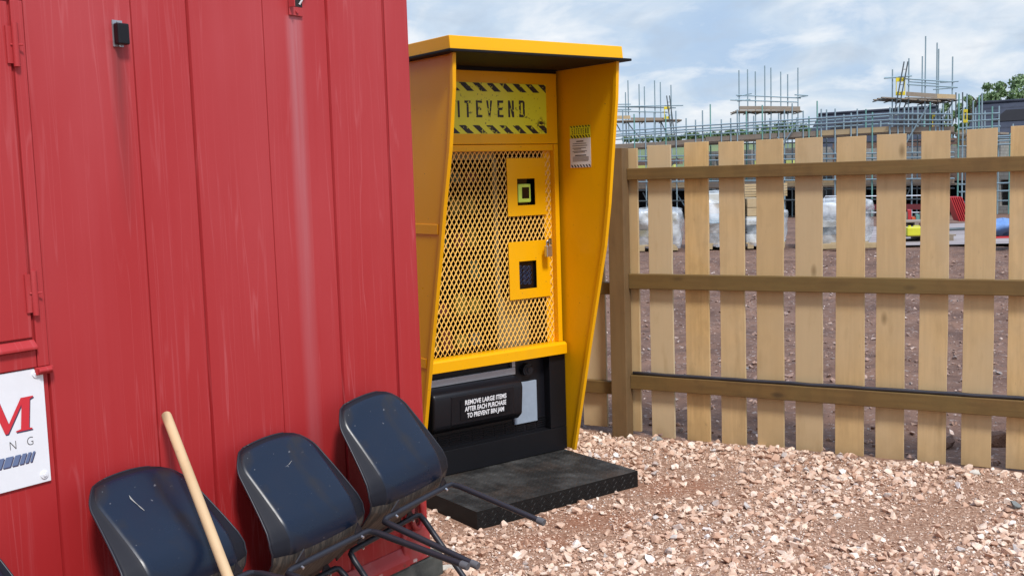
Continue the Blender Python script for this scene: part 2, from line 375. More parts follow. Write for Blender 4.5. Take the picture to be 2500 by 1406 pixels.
# ------------------------------------------------------------------ value noise for ground heights
def vnoise(x, y, seed=0, f=1.0):
    r = np.random.RandomState(seed); T = r.rand(256, 256)
    x = x * f; y = y * f; xi = np.floor(x).astype(int); yi = np.floor(y).astype(int); fx = x - xi; fy = y - yi
    fx = fx * fx * (3 - 2 * fx); fy = fy * fy * (3 - 2 * fy)
    a = T[xi % 256, yi % 256]; b = T[(xi + 1) % 256, yi % 256]; c = T[xi % 256, (yi + 1) % 256]; d = T[(xi + 1) % 256, (yi + 1) % 256]
    return (a * (1 - fx) + b * fx) * (1 - fy) + (c * (1 - fx) + d * fx) * fy - .5
FZ = -28.758 * PI / 180
POST = gnd(1510 - 15, 1066)                              # front left foot of the corner post
FEN = Fr(POST, FZ)
ac, am = 0.6309341940782138, 0.9352875986352721
CON = Fr(gnd(1044, 1354, .10), PI / 2 - ac)              # container: x<0 along the wall to the left
MAC = Fr(gnd(1387, 1094, .085), PI / 2 - am)             # vending machine: front plane y=0, x from -1 to 0
def inv(fr, x, y):
    dx = x - fr.o.x; dy = y - fr.o.y
    return dx * fr.X.x + dy * fr.X.y, dx * fr.Y.x + dy * fr.Y.y
def soil_h(x, y):
    fx, fy = inv(FEN, x, y)
    h = .10 * vnoise(x, y, 1, .8) + .07 * vnoise(x, y, 2, 2.6) + .05 * vnoise(x, y, 3, 6)
    k = np.clip((fy - .15) / .5, 0, 1)                   # rough soil only beyond the fence
    k2 = np.clip((22 - y) / 3, .15, 1)
    g = .012 * vnoise(x, y, 4, 1.7) + .006 * vnoise(x, y, 5, 6)
    far = -np.clip((y - 28) / 20, 0, 1) * .4
    return h * k * k2 - .03 * k + g * (1 - k) + far
# ground: one graded sheet out to the horizon
def spread(a, b, step, lim):
    core = list(np.arange(a, b, step)); s = step; v = core[-1]; hi = []
    while v < lim: s *= 1.22; v += s; hi.append(v)
    s = step; v = core[0]; lo = []
    while v > -lim: s *= 1.22; v -= s; lo.append(v)
    return np.array(lo[::-1] + core + hi)
gx = spread(-3, 12, .07, 700); gy = spread(2.5, 22, .07, 900)
X, Y = np.meshgrid(gx, gy, indexing='ij'); Z = soil_h(X, Y)
nx, ny = X.shape
vs = np.stack([X.ravel(), Y.ravel(), Z.ravel()], 1)
idx = np.arange(nx * ny).reshape(nx, ny); fs = np.stack([idx[:-1, :-1].ravel(), idx[1:, :-1].ravel(), idx[1:, 1:].ravel(), idx[:-1, 1:].ravel()], 1)
def npmesh(name, vs, fs, mat, smooth=False):
    me = bpy.data.meshes.new(name); k = fs.shape[1]
    me.vertices.add(len(vs)); me.vertices.foreach_set('co', vs.astype(np.float32).ravel())
    me.loops.add(fs.size); me.loops.foreach_set('vertex_index', fs.astype(np.int32).ravel())
    me.polygons.add(len(fs)); me.polygons.foreach_set('loop_start', np.arange(0, fs.size, k, dtype=np.int32))
    me.polygons.foreach_set('use_smooth', np.full(len(fs), smooth)); me.update(calc_edges=True); me.validate()
    me.materials.append(mat); o = bpy.data.objects.new(name, me); COL.objects.link(o); return o
m = M_('soil', (.215, .125, .090), .95, spec=.2)
m.mix(m.ramp(m.noise(1.2, world=True, detail=5), .4, .65), (.125, .072, .055)); m.mix(m.ramp(m.noise(26, world=True, detail=3), .60, .68, 0, .75), (.36, .29, .26))
m.mix(m.ramp(m.noise(9, world=True, detail=5), .5, .7, 0, .5), (.045, .026, .025))
q = m.n('ShaderNodeSeparateXYZ'); m.l(m.pos(), q.inputs[0])
# side of the fence line: local y of FEN
a_, b_ = FEN.Y.x, FEN.Y.y
fy = m.math('ADD', m.math('ADD', m.math('MULTIPLY', q.outputs[0], a_), m.math('MULTIPLY', q.outputs[1], b_)), -(FEN.o.x * a_ + FEN.o.y * b_))
fyn = m.math('ADD', fy, m.ramp(m.noise(5, world=True), .2, .8, -.14, .14))
side = m.ramp(fyn, .02, .13, 1, 0)
gcol = m.n('ShaderNodeValToRGB'); m.l(m.noise(38, world=True, detail=4, rough=.7), gcol.inputs[0]); E_ = gcol.color_ramp.elements
E_[0].position = .3; E_[0].color = (.20, .095, .055, 1); E_[1].position = .72; E_[1].color = (.50, .34, .25, 1); e = E_.new(.5); e.color = (.34, .20, .135, 1)
m.mix(side, gcol.outputs[0])
for (u_, v_, r_) in ((1450, 1270, .30), (1320, 1320, .20), (1640, 1190, .30)):
    g_ = gnd(u_, v_); dx_ = m.math('SUBTRACT', q.outputs[0], g_.x); dy_ = m.math('SUBTRACT', q.outputs[1], g_.y)
    d2_ = m.math('ADD', m.math('MULTIPLY', dx_, dx_), m.math('MULTIPLY', m.math('MULTIPLY', dy_, dy_), 2.2))
    m.mix(m.math('MULTIPLY', m.ramp(d2_, 0, r_ * r_, .75, 0), m.ramp(m.noise(9, world=True), .3, .6, .4, 1)), (.30, .125, .070))
m.bump(m.noise(60, world=True, detail=4), .8, .02); m.bump(m.noise(12, world=True, detail=3), .5, .03); MT['soil'] = m.m
tag(npmesh('ground', vs, fs, MT['soil'], True), kind='structure')

# ------------------------------------------------------------------ gravel: thousands of angular stones
def rock_shapes(n, seed):
    r = random.Random(seed); out = []
    for _ in range(n):
        bm = bmesh.new()
        a, b, c = r.uniform(.75, 1.2), r.uniform(.6, 1), r.uniform(.45, .8)
        for _k in range(r.randint(9, 14)):
            d = Vector((r.gauss(0, 1), r.gauss(0, 1), r.gauss(0, 1))).normalized(); k = r.uniform(.8, 1.05)
            bm.verts.new((d.x * a * k, d.y * b * k, d.z * c * k))
        res = bmesh.ops.convex_hull(bm, input=bm.verts); bmesh.ops.delete(bm, geom=[g for g in res['geom_interior'] if isinstance(g, bmesh.types.BMVert)], context='VERTS')
        bmesh.ops.triangulate(bm, faces=bm.faces); bmesh.ops.recalc_face_normals(bm, faces=bm.faces)
        bm.verts.index_update(); out.append((np.array([v.co[:] for v in bm.verts]), np.array([[v.index for v in f.verts] for f in bm.faces]))); bm.free()
    return out
ROCKS = rock_shapes(48, 3)
def stones(name, P, S, mat, seed=1):
    r = np.random.RandomState(seed); V = []; F = []; n = 0
    for p, s in zip(P, S):
        v, f = ROCKS[r.randint(len(ROCKS))]
        e = Euler((r.uniform(-.6, .6), r.uniform(-.6, .6), r.uniform(0, 2 * PI))); R3 = np.array(e.to_matrix())
        V.append(v @ R3.T * s + p); F.append(f + n); n += len(v)
    return npmesh(name, np.concatenate(V), np.concatenate(F), mat)
def stonemat(name, cols):
    m = M_(name, cols[0][1], .85); g = m.n('ShaderNodeNewGeometry'); r = m.n('ShaderNodeValToRGB'); r.color_ramp.interpolation = 'CONSTANT'
    m.l(g.outputs['Random Per Island'], r.inputs[0]); E = r.color_ramp.elements
    E[0].position = 0; E[0].color = (*cols[0][1], 1); E[1].position = cols[1][0]; E[1].color = (*cols[1][1], 1)
    for p, c in cols[2:]: q = E.new(p); q.color = (*c, 1)
    m.mix(1.0, r.outputs[0]); m.mix(m.ramp(m.noise(45, world=True, detail=4), .42, .62, 0, .55), (.50, .30, .21)); m.bump(m.noise(120, world=True), .35, .004); MT[name] = m.m
stonemat('gravel', [(0, (.66, .46, .34)), (.16, (.74, .57, .44)), (.34, (.58, .38, .27)), (.5, (.78, .62, .50)), (.66, (.66, .48, .36)), (.80, (.84, .75, .65)), (.88, (.50, .30, .20)), (.95, (.50, .46, .43)), (.985, (.84, .82, .79))])
stonemat('soil_stone', [(0, (.24, .16, .135)), (.3, (.15, .095, .08)), (.6, (.32, .24, .21)), (.84, (.58, .48, .43)), (.92, (.22, .21, .21))])
def gravel_density(x, y):
    d = np.ones_like(x)
    def blob(u, v, rx, ry, k):
        g = gnd(u, v); return 1 - k * np.exp(-(((x - g.x) / rx) ** 2 + ((y - g.y) / ry) ** 2))
    for a in ((1430, 1275, .22, .14, 1.1), (1330, 1300, .20, .10, .8), (1580, 1215, .16, .14, .9), (1700, 1190, .26, .20, .9), (1740, 1165, .2, .2, .7), (2150, 1290, .30, .17, .95), (2320, 1250, .35, .2, .85), (2450, 1200, .3, .25, .7), (1640, 1130, .22, .15, .5), (2000, 1350, .1, .06, .4), (1100, 1290, .1, .1, .4)): d *= np.clip(blob(*a), .03, 1)
    return d
def blocked(x, y):
    mx_, my_ = inv(MAC, x, y); a = (mx_ > -1.05) & (mx_ < .03) & (my_ > -.615) & (my_ < .9)
    cx_, cy_ = inv(CON, x, y); b = (cx_ < .10) & (cy_ > -.05) & (cy_ < 2.5)
    return a | b
def scatter(n, smin, smax, dens_pow, lo=-1.2, hi=4.6, dz=.35):
    x = RS.uniform(lo, hi, n); y = RS.uniform(3.1, 7.2, n); fx, fy = inv(FEN, x, y)
    k = RS.rand(n) < gravel_density(x, y) ** dens_pow; e = .06 + .10 * vnoise(x, y, 9, 4)
    ok = k & (fy < e) & ~blocked(x, y); x = x[ok]; y = y[ok]
    s = smin + (smax - smin) * RS.rand(len(x)) ** 2.2; z = soil_h(x, y) + s * dz * RS.uniform(.2, 1.4, len(x))
    return np.stack([x, y, z], 1), s
P1, S1 = scatter(27000, .0075, .032, 1.25); P2, S2 = scatter(70000, .003, .008, .30, -.8, 3.2, .5)
pg = np.concatenate([P1, P2]); sg = np.concatenate([S1, S2])
tag(stones('gravel', pg, sg, MT['gravel'], 5), label='pale pink crushed stone spread in front of the wooden fence', cat='gravel', kind='stuff')
# stones in the soil beyond the fence
n = 16000; x = RS.uniform(-.5, 10, n); y = RS.uniform(5.5, 20, n); fx_, fy_ = inv(FEN, x, y); ok = (fy_ > .0) & (RS.rand(n) < 1.3 * np.exp(-(y - 6) / 9)) & ~blocked(x, y); x, y = x[ok], y[ok]
s = .006 + .026 * RS.rand(len(x)) ** 3 * (1 + (y - 6) * .04)
tag(stones('soil_stones', np.stack([x, y, soil_h(x, y) + s * .3], 1), s, MT['soil_stone'], 8), label='loose stones and clods in the dark soil beyond the fence', cat='stones', kind='stuff')
# single larger rocks one can point at
def big_rock(u, v, s, mat, label, sc3=(1, .8, .6), seed=0):
    g = gnd(u, v); mb = MB(); vv, ff = ROCKS[seed]; mb.add([tuple(np.array(p) * s * np.array(sc3)) for p in vv], [tuple(f) for f in ff])
    o = mb.build('rock', mat, loc=(g.x, g.y, soil_h(np.array(g.x), np.array(g.y)) + s * .25), rz=seed * .7, bevel=s * .06, seg=1)
    tag(o, label, 'rock', 'larger rocks lying in the gravel'); return o
simple('rock_grey', (.34, .33, .31), .85, var=.3, scale=25); simple('rock_dark', (.20, .21, .20), .85, var=.35, scale=25); simple('rock_pale', (.62, .57, .50), .85, var=.25, scale=25); simple('rock_white', (.82, .80, .77), .7, var=.05)
big_rock(1608, 1076, .045, MT['rock_grey'], 'rounded grey rock in the gravel just right of the fence post foot', seed=4)
big_rock(2386, 1160, .048, MT['rock_pale'], 'pale angular rock near the fence at the right', (1.3, .7, .6), 9)
big_rock(2478, 1240, .050, MT['rock_dark'], 'dark grey rock at the right edge of the gravel', (.8, 1, .7), 14)
big_rock(2058, 1155, .038, MT['rock_white'], 'whitish rock lying below the middle of the fence', (.8, 1, .7), 20)
big_rock(2045, 1262, .038, MT['rock_pale'], 'pale blocky rock in the middle of the gravel', (.9, 1, .8), 22)
big_rock(1075, 1392, .060, MT['rock_pale'], 'large pale rock against the end of the container sleeper', (1.1, .8, .7), 27)
big_rock(1528, 1376, .018, MT['rock_white'], 'small smooth white pebble at the bottom of the gravel', (.7, 1.1, .9), 31)
big_rock(2310, 1065, .11, MT['soil'], 'dark clod of earth seen between the fence boards', (1.3, .8, .8), 33)
big_rock(2430, 1075, .13, MT['soil'], 'larger hollow clod of dark earth near the right end of the fence', (1.2, .8, .8), 35)

# ------------------------------------------------------------------ fence
fence = empty('picket_fence', FEN.o, FZ, label='slatted wooden fence of wide pale boards on darker rails with a square post', cat='fence')
PY = .112
edges = [(1585,1641,355,1069),(1672,1729,347,1078),(1758,1818,346,1088),(1847,1912,340,1098),(1942,2008,336,1107),(2040,2110,333,1113),(2140,2210,328,1124),(2245,2315,321,1132),(2353,2428,314,1139),(2465,2541,307,1147)]
pk = []
for i, (u0, u1, vt, vb) in enumerate(edges):
    x0 = FEN.loc(u0, 600, PY)[0]; x1 = FEN.loc(u1, 600, PY)[0]; zt = FEN.loc((u0+u1)/2, vt, PY)[1]; zb = FEN.loc((u0+u1)/2, vb, PY)[1]
    pk.append((x0, x1, zt, zb))
xs = pk[-1][0]
for i in range(1, 5): pk.append((xs + .213 * i, xs + .213 * i + .148, 1.775 + random.uniform(-.01, .01), .02))
pk.append((FEN.loc(1492, 600, PY)[0], FEN.loc(1558, 600, PY)[0], FEN.loc(1550, 362, PY)[1], .02))
pk.append((FEN.loc(1424, 950, PY)[0], FEN.loc(1481, 950, PY)[0], 1.76, .03))
xl = pk[-1][0]
for i in range(1, 6): pk.append((xl - .213 * i, xl - .213 * i + .148, 1.76, .02))
for (x0, x1, zt, zb) in pk:
    mb = MB(); cx = (x0 + x1) / 2; hw = (x1 - x0) / 2; L = zt - zb; n = 10; t = .021; R = random
    ja = [R.uniform(-.0015, .0015) for _ in range(n + 1)]; jb = [R.uniform(-.0015, .0015) for _ in range(n + 1)]; bow = R.uniform(-.004, .004)
    vv = []
    for k in range(n + 1):
        z = L * k / n; dy = bow * math.sin(PI * k / n)
        vv += [(-hw + ja[k], dy, z), (hw + jb[k], dy, z), (hw + jb[k], dy + t, z), (-hw + ja[k], dy + t, z)]
    ff = [(0, 3, 2, 1), tuple(4 * n + q for q in (0, 1, 2, 3))]
    for k in range(n):
        b = 4 * k
        for q in range(4): ff.append((b + q, b + (q + 1) % 4, b + 4 + (q + 1) % 4, b + 4 + q))
    # slightly out of square top
    tt = R.uniform(-.004, .004); vv[-4] = (vv[-4][0], vv[-4][1], vv[-4][2] + tt); vv[-1] = (vv[-1][0], vv[-1][1], vv[-1][2] + tt)
    mb.add(vv, ff); o = mb.build('picket', MT['picket_wood'], fence, bevel=.0012, seg=1); o.location = (cx, PY, zb)
    o.rotation_euler = (0, R.uniform(-.003, .003), 0)
mb = MB(); zt = FEN.loc(1500, 362)[1]; mb.box(0, .099, 0, .100, -.1, zt - .0); mb.build('post', MT['post_wood'], fence, bevel=.003)
# rails, butted against the post; front at y=.066
RY = .066
def rail(x0, x1, ua, va0, va1, ub, vb0, vb1):
    a1 = FEN.loc(ua, va0, RY); a0 = FEN.loc(ua, va1, RY); b1 = FEN.loc(ub, vb0, RY); b0 = FEN.loc(ub, vb1, RY)
    def zz(x, p, q): return p[1] + (q[1] - p[1]) * (x - p[0]) / (q[0] - p[0])
    mb = MB(); vv = []
    for x in (x0, x1):
        zl, zh = zz(x, a0, b0), zz(x, a1, b1); vv += [(x, RY, zl), (x, RY, zh), (x, PY - .001, zh), (x, PY - .001, zl)]
    mb.add(vv, [(0, 1, 2, 3), (7, 6, 5, 4), (0, 4, 5, 1), (1, 5, 6, 2), (2, 6, 7, 3), (3, 7, 4, 0)])
    mb.build('rail', MT['rail_wood'], fence, bevel=.004); return zz(x0, a1, b1), zz(x1, a1, b1)
XR = 3.4; XE = .0995
rail(XE, XR, 1550, 411, 440, 2500, 381, 419); rail(XE, XR, 1550, 669, 706, 2500, 685, 723); zl, zr = rail(XE, XR, 1550, 916, 950, 2500, 979, 1021)
for zt_, zb_ in ((1.60, 1.53), (.945, .872), (.33, .25)):
    mb = MB(); mb.box(-1.3, -.0005, RY, PY - .001, zb_, zt_); mb.build('rail', MT['rail_wood'], fence, bevel=.004)
# black water pipe lying on the bottom rail
mb = MB(); pts = []
for k in range(30):
    x = XE + .01 + (XR - .2 - XE) * k / 29; pts.append(FEN.w(x, RY + .018 + .004 * math.sin(k * 1.7), zl + (zr - zl) * (x - XE) / (XR - XE) + .0105 + .0015 * math.sin(k * 2.3)))
mb.tube(pts, .0105, 8)
tag(mb.build('water_pipe', MT['pipe_black'], smooth=True), 'thin black water pipe lying along the top of the lowest fence rail', 'pipe')

# ------------------------------------------------------------------ red container
con = empty('container_cabin', CON.o, CON.rz, label='faded red steel site container cabin with ribbed side wall', cat='container')
ZB, ZT = .17, 2.62; LEN = 6.05; DEP = 2.43
def wall_profile():
    xs = []; g = .0045
    seams = [.135, .422, .711, 1.009, 1.209, 1.545]; offs = [0, .0, .005, 0, .005, 0, 0]
    pts = [(0.0 - .13, offs[0])]
    for i, s in enumerate(seams):
        a, b = offs[i], offs[i + 1]
        pts += [(-s + g, a), (-s + g * .25, max(a, b) + .011), (-s - g * .25, max(a, b) + .011), (-s - g, b)]
    return pts
pts = [(-.131, .004)] + wall_profile()[1:] + [(-1.62, 0), (-2.5, 0), (-2.506, .006), (-2.512, 0), (-LEN + .13, 0)]
mb = MB(); n = len(pts); NZ = 24
for k in range(NZ + 1):
    z = ZB + (ZT - ZB) * k / NZ
    for x, y in pts: mb.v.append((x, y + .0012 * math.sin(z * 3 + x * 5), z))
for k in range(NZ):
    for i in range(n - 1): mb.f.append((k*n+i, k*n+i+1, (k+1)*n+i+1, (k+1)*n+i)); mb.m.append(0)
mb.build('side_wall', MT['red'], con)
mb = MB(); mb.box(-.128, 0, -.006, .12, .10, ZT + .06); mb.build('corner_post', MT['red'], con, bevel=.003)
mb = MB(); mb.box(-LEN, -LEN + .128, -.006, .12, .10, ZT + .06); mb.build('corner_post', MT['red'], con, bevel=.003)
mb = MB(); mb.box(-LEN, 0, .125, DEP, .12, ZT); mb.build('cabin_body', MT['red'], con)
mb = MB(); mb.box(-LEN - .01, .01, -.01, DEP + .01, ZT + .062, ZT + .12); mb.build('cabin_roof', MT['red'], con, bevel=.01)
# bottom rail: sloping ledge and upright flange
mb = MB(); mb.prismx([(.11, .10), (-.022, .10), (-.022, .128), (-.004, .176), (.11, .182)], -LEN + .13, -.129); mb.build('bottom_rail', MT['red_rail'], con, bevel=.002)
mb = MB(); mb.box(-.155, .004, -.016, .10, .098, .235); mb.build('corner_casting', MT['red_rail'], con, bevel=.006)
# lashing eye on the casting
eye = MB(); ring = [( -.078 + .030 * math.cos(t), -.022, .30 + .062 * math.sin(t)) for t in [2 * PI * k / 20 for k in range(21)]]
eye.tube(ring, .010, 8, caps=False); eye.build('lashing_eye', MT['red_rail'], con, smooth=True)
mb = MB(); mb.box(-.10, -.056, -.0075, -.006, .255, .345); mb.build('eye_shade_plate', simple('eye_shade', (.10, .012, .012), .7).m, con)  # flat dark red plate painting the shade inside the eye
# window shutter in its frame
sf = MB(); sf.box(-2.50, -1.548, -.012, .0, 2.108, 2.20); sf.box(-1.581, -1.548, -.012, 0, 1.128, 2.106); sf.box(-2.50, -1.583, -.010, 0, 1.128, 1.176)
sf.prismx([(-.002, 1.178), (-.024, 1.178), (-.024, 1.186), (-.006, 1.204), (-.002, 1.204)], -2.50, -1.583); sf.build('shutter_frame', MT['red'], con, bevel=.002)
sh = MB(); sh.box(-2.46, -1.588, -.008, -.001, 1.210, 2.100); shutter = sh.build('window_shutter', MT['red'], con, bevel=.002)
for za, zb_ in ((1.932, 2.045), (1.27, 1.39)):
    hb = MB(); hb.tube([(-1.578, -.018, za), (-1.578, -.018, zb_)], .0085, 10); hb.box(-1.60, -1.580, -.0135, -.0085, za + .008, zb_ - .008); hb.tube([(-1.590, -.0135, (za+zb_)/2), (-1.562, -.0265, (za+zb_)/2)], .0025, 6)
    hb.build('hinge', MT['red'], shutter, smooth='auto')
mb = MB(); mb.box(-1.59, -1.538, -.016, 0, 1.106, 1.127); mb.tube([(-1.584, -.017, 1.117), (-1.545, -.017, 1.117)], .008, 8); mb.build('frame_foot', MT['red'], con, bevel=.003)
# bracket at the top
bk = MB(); x0, x1 = -.598, -.537
bk.box(x0, x1, -.004, -.0005, 2.170, 2.32); bk.box(x0, x0 + .004, -.030, -.004, 2.195, 2.32); bk.box(x0 + .004, x1, -.030, -.026, 2.27, 2.32)
bk.tube([(-.566, -.004, 2.183), (-.566, -.009, 2.183)], .006, 8); bk.build('bracket', MT['red'], con, bevel=.001)
mb = MB(); mb.tube([(-.553, -.006, 2.208), (-.547, -.013, 2.222), (-.545, -.016, 2.25)], .0035, 6); mb.build('bracket_tie', MT['white_paint'], con)
mb = MB(); mb.box(-.585, -.540, -.0052, -.0042, 2.20, 2.27); mb.build('bracket_slot', MT['black_ink'], con)
# little black box
x0, z1 = CON.loc(268, 49); x1, z0 = CON.loc(304, 115)
mb = MB(); mb.box(x0 + .004, x1 - .006, -.005, -.0006, z0 - .002, z1); jb = mb.build('box_backplate', MT['silver'], con)
mb = MB(); mb.box(x0 + .004, x1, -.030, -.0065, z0 + .003, z1 - .010); mb.build('junction_box', MT['black_plastic'], jb, bevel=.004)
mb = MB(); xc = (x0 + x1) / 2
for zc in (z1 - .005, z0 + .001): mb = MB(); mb.tube([(xc, -.006, zc), (xc, -.010, zc)], .004, 8); mb.build('screw', MT['steel'], jb)
# timber sleeper under the container
for (xa, xb) in ((-.62, .085), (-LEN, -LEN + .6)):
    p = CON.w((xa + xb) / 2, .10, 0); mb = MB(); mb.box(-(xb - xa) / 2, (xb - xa) / 2, -.112, .15, -.05, .0965)
    o = mb.build('timber_sleeper', MT['sleeper'], bevel=.012, loc=p, rz=CON.rz)
    tag(o, 'dark weathered sleeper under the near corner of the red container' if xb > 0 else 'dark weathered sleeper under the far left end of the container', 'sleeper')

# ------------------------------------------------------------------ company sign on the container
sx1, sz1 = CON.loc(104, 896, -.006); sz0 = CON.loc(119, 1173.6, -.006)[1]; SW = .62
sg_ = empty('sign_board', CON.w(sx1 - SW, 0, sz0), CON.rz, label='white company sign with red serif letter and grey slanted bars screwed to the red container', cat='sign')
SH = sz1 - sz0
mb = MB(); mb.box(0, SW, -.006, -.0025, 0, SH); mb.build('sign_plate', MT['white_paint'], sg_, bevel=.001)
def sl_(u, v): a = CON.loc(u, v, -.0065); return a[0] - (sx1 - SW), a[1] - sz0
# red serif M, drawn from its outline
def serif_m(ox, oz, w_, h_, y, d=(0, 0)):
    P = lambda a, b: (ox + a * w_ + b * h_ * .10 + d[0], oz + b * h_ + d[1])
    s = .035
    body = [[(0, 0), (.30, 0), (.30, s), (.20, s + .03), (.20, .80), (.16, 1), (0, 1), (0, 1 - s), (.08, .95), (.10, .90), (.10, s + .03), (0, s)],
            [(.16, 1), (.20, .80), (.44, 0), (.50, 0), (.53, .20), (.30, 1)],
            [(.50, 0), (.76, .80), (.78, 1), (.74, 1), (.50, .26)],
            [(.66, 0), (1, 0), (1, s), (.93, s + .03), (.93, .92), (1, 1 - s), (1, 1), (.78, 1), (.76, .80), (.76, s + .03), (.66, s)]]
    mb = MB()
    for i, poly in enumerate(body): q = [P(*p) for p in poly]; mb.add([(a, y - .00004 * i, b) for a, b in q], [tuple(range(len(q)))])
    return mb
mx0, mz0 = sl_(0, 1072); mx1, mz1 = sl_(80, 965); mxb, mzb = sl_(84, 1045)
mw_ = .135; mh = mz1 - mzb
serif_m(mxb - mw_ - .006, mzb, mw_, mh, -.0065, (.0022, -.004)).build('letter_shadow', MT['navy_ink'], sg_)
serif_m(mxb - mw_ - .006, mzb, mw_, mh, -.0070).build('letter', MT['red_ink'], sg_)
gx0, gz0 = sl_(75, 1080)
for ch, (u, v) in (('G', (74, 1077)), ('N', (32, 1088)), ('I', (-4, 1098))):
    mb = MB(); a, b = sl_(u, v); add_text(mb, ch, a, -.0066, b, .034, sx=.86, bold=-.0006); mb.build('letter', MT['black_ink'], sg_)
mb = MB(); mb2 = MB()
ws = [.006, .009, .012, .016, .021, .026, .030]; a, b = sl_(86, 1100); a0, b0 = sl_(78, 1126); h = b - b0; xr = a
for wd in ws:
    for k, (m_, dx, dz, yy) in enumerate(((mb2, .002, -.0035, -.0066), (mb, 0, 0, -.0070))):
        q = [(xr - wd - (a - a0) * 1.0 + dx, b0 + dz), (xr - (a - a0) + dx, b0 + dz), (xr + dx, b + dz), (xr - wd + dx, b + dz)]; m_.add([(p[0], yy, p[1]) for p in q], [(0, 1, 2, 3)])
    xr -= wd + .0045
mb2.build('bar_shadow', MT['navy_ink'], sg_); mb.build('slanted_bars', MT['slate_ink'], sg_)
for u, v in ((87, 912), (108, 1158)):
    a, b = sl_(u, v); mb = MB(); mb.tube([(a, -.006, b), (a, -.0095, b)], [.0115, .0105], 16); mb.tube([(a, -.0096, b), (a, -.0125, b)], [.0055, .005], 6); mb.build('screw_cap', MT['white_paint'], sg_, bevel=.0006)
for zz_ in (.028, SH - .028): mb = MB(); mb.tube([(.02, -.006, zz_), (.02, -.0095, zz_)], .011, 14); mb.build('screw_cap', MT['white_paint'], sg_)

# ------------------------------------------------------------------ vending machine
vm = empty('vending_machine', MAC.o, MAC.rz, label='bright yellow steel vending machine housing with mesh door and black lower half', cat='vending machine')
BZ = .087; W0, W1 = -.976, 0.0
# black lower body with recess
mb = MB(); mb.box(W0 + .01, W1 - .006, .0, .06, BZ, .215); mb.box(-.118, -.006, 0, .06, .217, .628); mb.box(W0 + .01, -.925, 0, .06, .217, .628)
mb.box(-.045, -.006, .02, .06, .632, 2.165)
mb.build('lower_frame', MT['black_metal'], vm, bevel=.002)
mb = MB(); mb.box(W0 + .012, -.002, .50, .82, BZ, 2.165); mb.box(W0 + .012, -.925, .062, .498, .63, 2.165); mb.build('cabinet_body', MT['interior'], vm)
mb = MB(); mb.box(W0 - .02, .018, .822, .84, BZ, 2.168); mb.build('rear_panel', MT['yellow'], vm)
# side wings: plate with folded front strip
def wing(x0, x1, prof, name, outer):
    poly = [(.82, .10), (.82, 2.168)] + [(-v, z) for z, v in prof[::-1]]
    mb = MB(); mb.prismx(poly, x0, x1); o = mb.build(name, MT['yellow'], vm, bevel=.0008, seg=1)
    # box-folded front edge
    mb = MB(); d = .020; q = []
    for z, v in prof: q.append((v, z))
    for i in range(len(q) - 1):
        (v0, z0), (v1, z1) = q[i], q[i + 1]
        xa, xb = (x0 - .011, x0) if outer < 0 else (x0 - .010, x0)
        mb.add([(xa, -v0 + .004, z0), (xb, -v0 - .001, z0), (xb, -v0 + .034, z0), (xa, -v0 + .026, z0),
                (xa, -v1 + .004, z1), (xb, -v1 - .001, z1), (xb, -v1 + .034, z1), (xa, -v1 + .026, z1)],
               [(0, 3, 2, 1), (4, 5, 6, 7), (0, 1, 5, 4), (2, 3, 7, 6), (3, 0, 4, 7)])
    mb.build('folded_edge', MT['yellow'], o)
    return o
profR = [(.089, .066), (.653, .205), (1.234, .356), (1.448, .394), (1.987, .463), (2.168, .474)]
profL = [(.10, .040), (.392, .108), (.731, .186), (1.293, .318), (1.486, .358), (1.748, .422), (2.013, .466), (2.168, .474)]
wr = wing(.003, .009, profR, 'side_wing', 1)
wl = wing(-.986, -.980, profL, 'side_wing', -1)
for za, zb_ in ((1.345, 1.392), (.685, .732)):
    mb = MB(); mb.box(-.990, -.9863, -.130 - (za - .68) * .225, .8, za, zb_); mb.build('side_rib', MT['yellow'], wl, bevel=.001)
# canopy
mb = MB(); mb.prismx([(-.492, 2.182), (-.484, 2.243), (.84, 2.243), (.84, 2.182)], -1.022, .020); mb.build('canopy', MT['yellow'], vm, bevel=.003)
mb = MB(); mb.box(-1.036, .062, -.510, .85, 2.169, 2.1815); mb.build('canopy_lip', MT['black_lip'], vm, bevel=.003)
# header with sign
mb = MB(); mb.box(W0 + .012, -.022, -.004, .03, 1.778, 2.150); hd = mb.build('header_panel', MT['yellow'], vm, bevel=.002)
mb = MB(); mb.box(W0 + .012, -.022, -.002, .06, 2.1505, 2.1685); mb.build('header_top', MT['black_metal'], vm)
SL, SR, SB, ST = -.905, -.097, 1.830, 2.090
mb = MB(); mb.box(SL, SR, -.0062, -.0042, SB, ST); sp = mb.build('name_sign', MT['sign_yellow'], hd)
for (za, zb_, lo, edge) in ((2.046, 2.089, SL, 0), (1.832, 1.874, SL, 1)):
    mb = MB(); per = .0845; wd = .042; sh_ = .052; x = SR + .030 - per * 11 if edge == 0 else SR + .022 - per * 11
    for k in range(12):
        a = x + k * per; q = [(a, zb_), (a + wd, zb_), (a + wd + sh_, za), (a + sh_, za)]
        # clip to the sign
        pts_ = []
        for i in range(4):
            p, r_ = q[i], q[(i + 1) % 4]
            def ins(t): return SL + .001 <= t[0] <= SR - .001
            if ins(p): pts_.append(p)
            for xl_ in (SL + .001, SR - .001):
                if (p[0] - xl_) * (r_[0] - xl_) < 0: t = (xl_ - p[0]) / (r_[0] - p[0]); pts_.append((xl_, p[1] + (r_[1] - p[1]) * t))
        if len(pts_) > 2: mb.add([(p[0], -.0066, p[1]) for p in pts_], [tuple(range(len(pts_)))])
    mb.build('hazard_stripes', MT['worn_black'], sp)
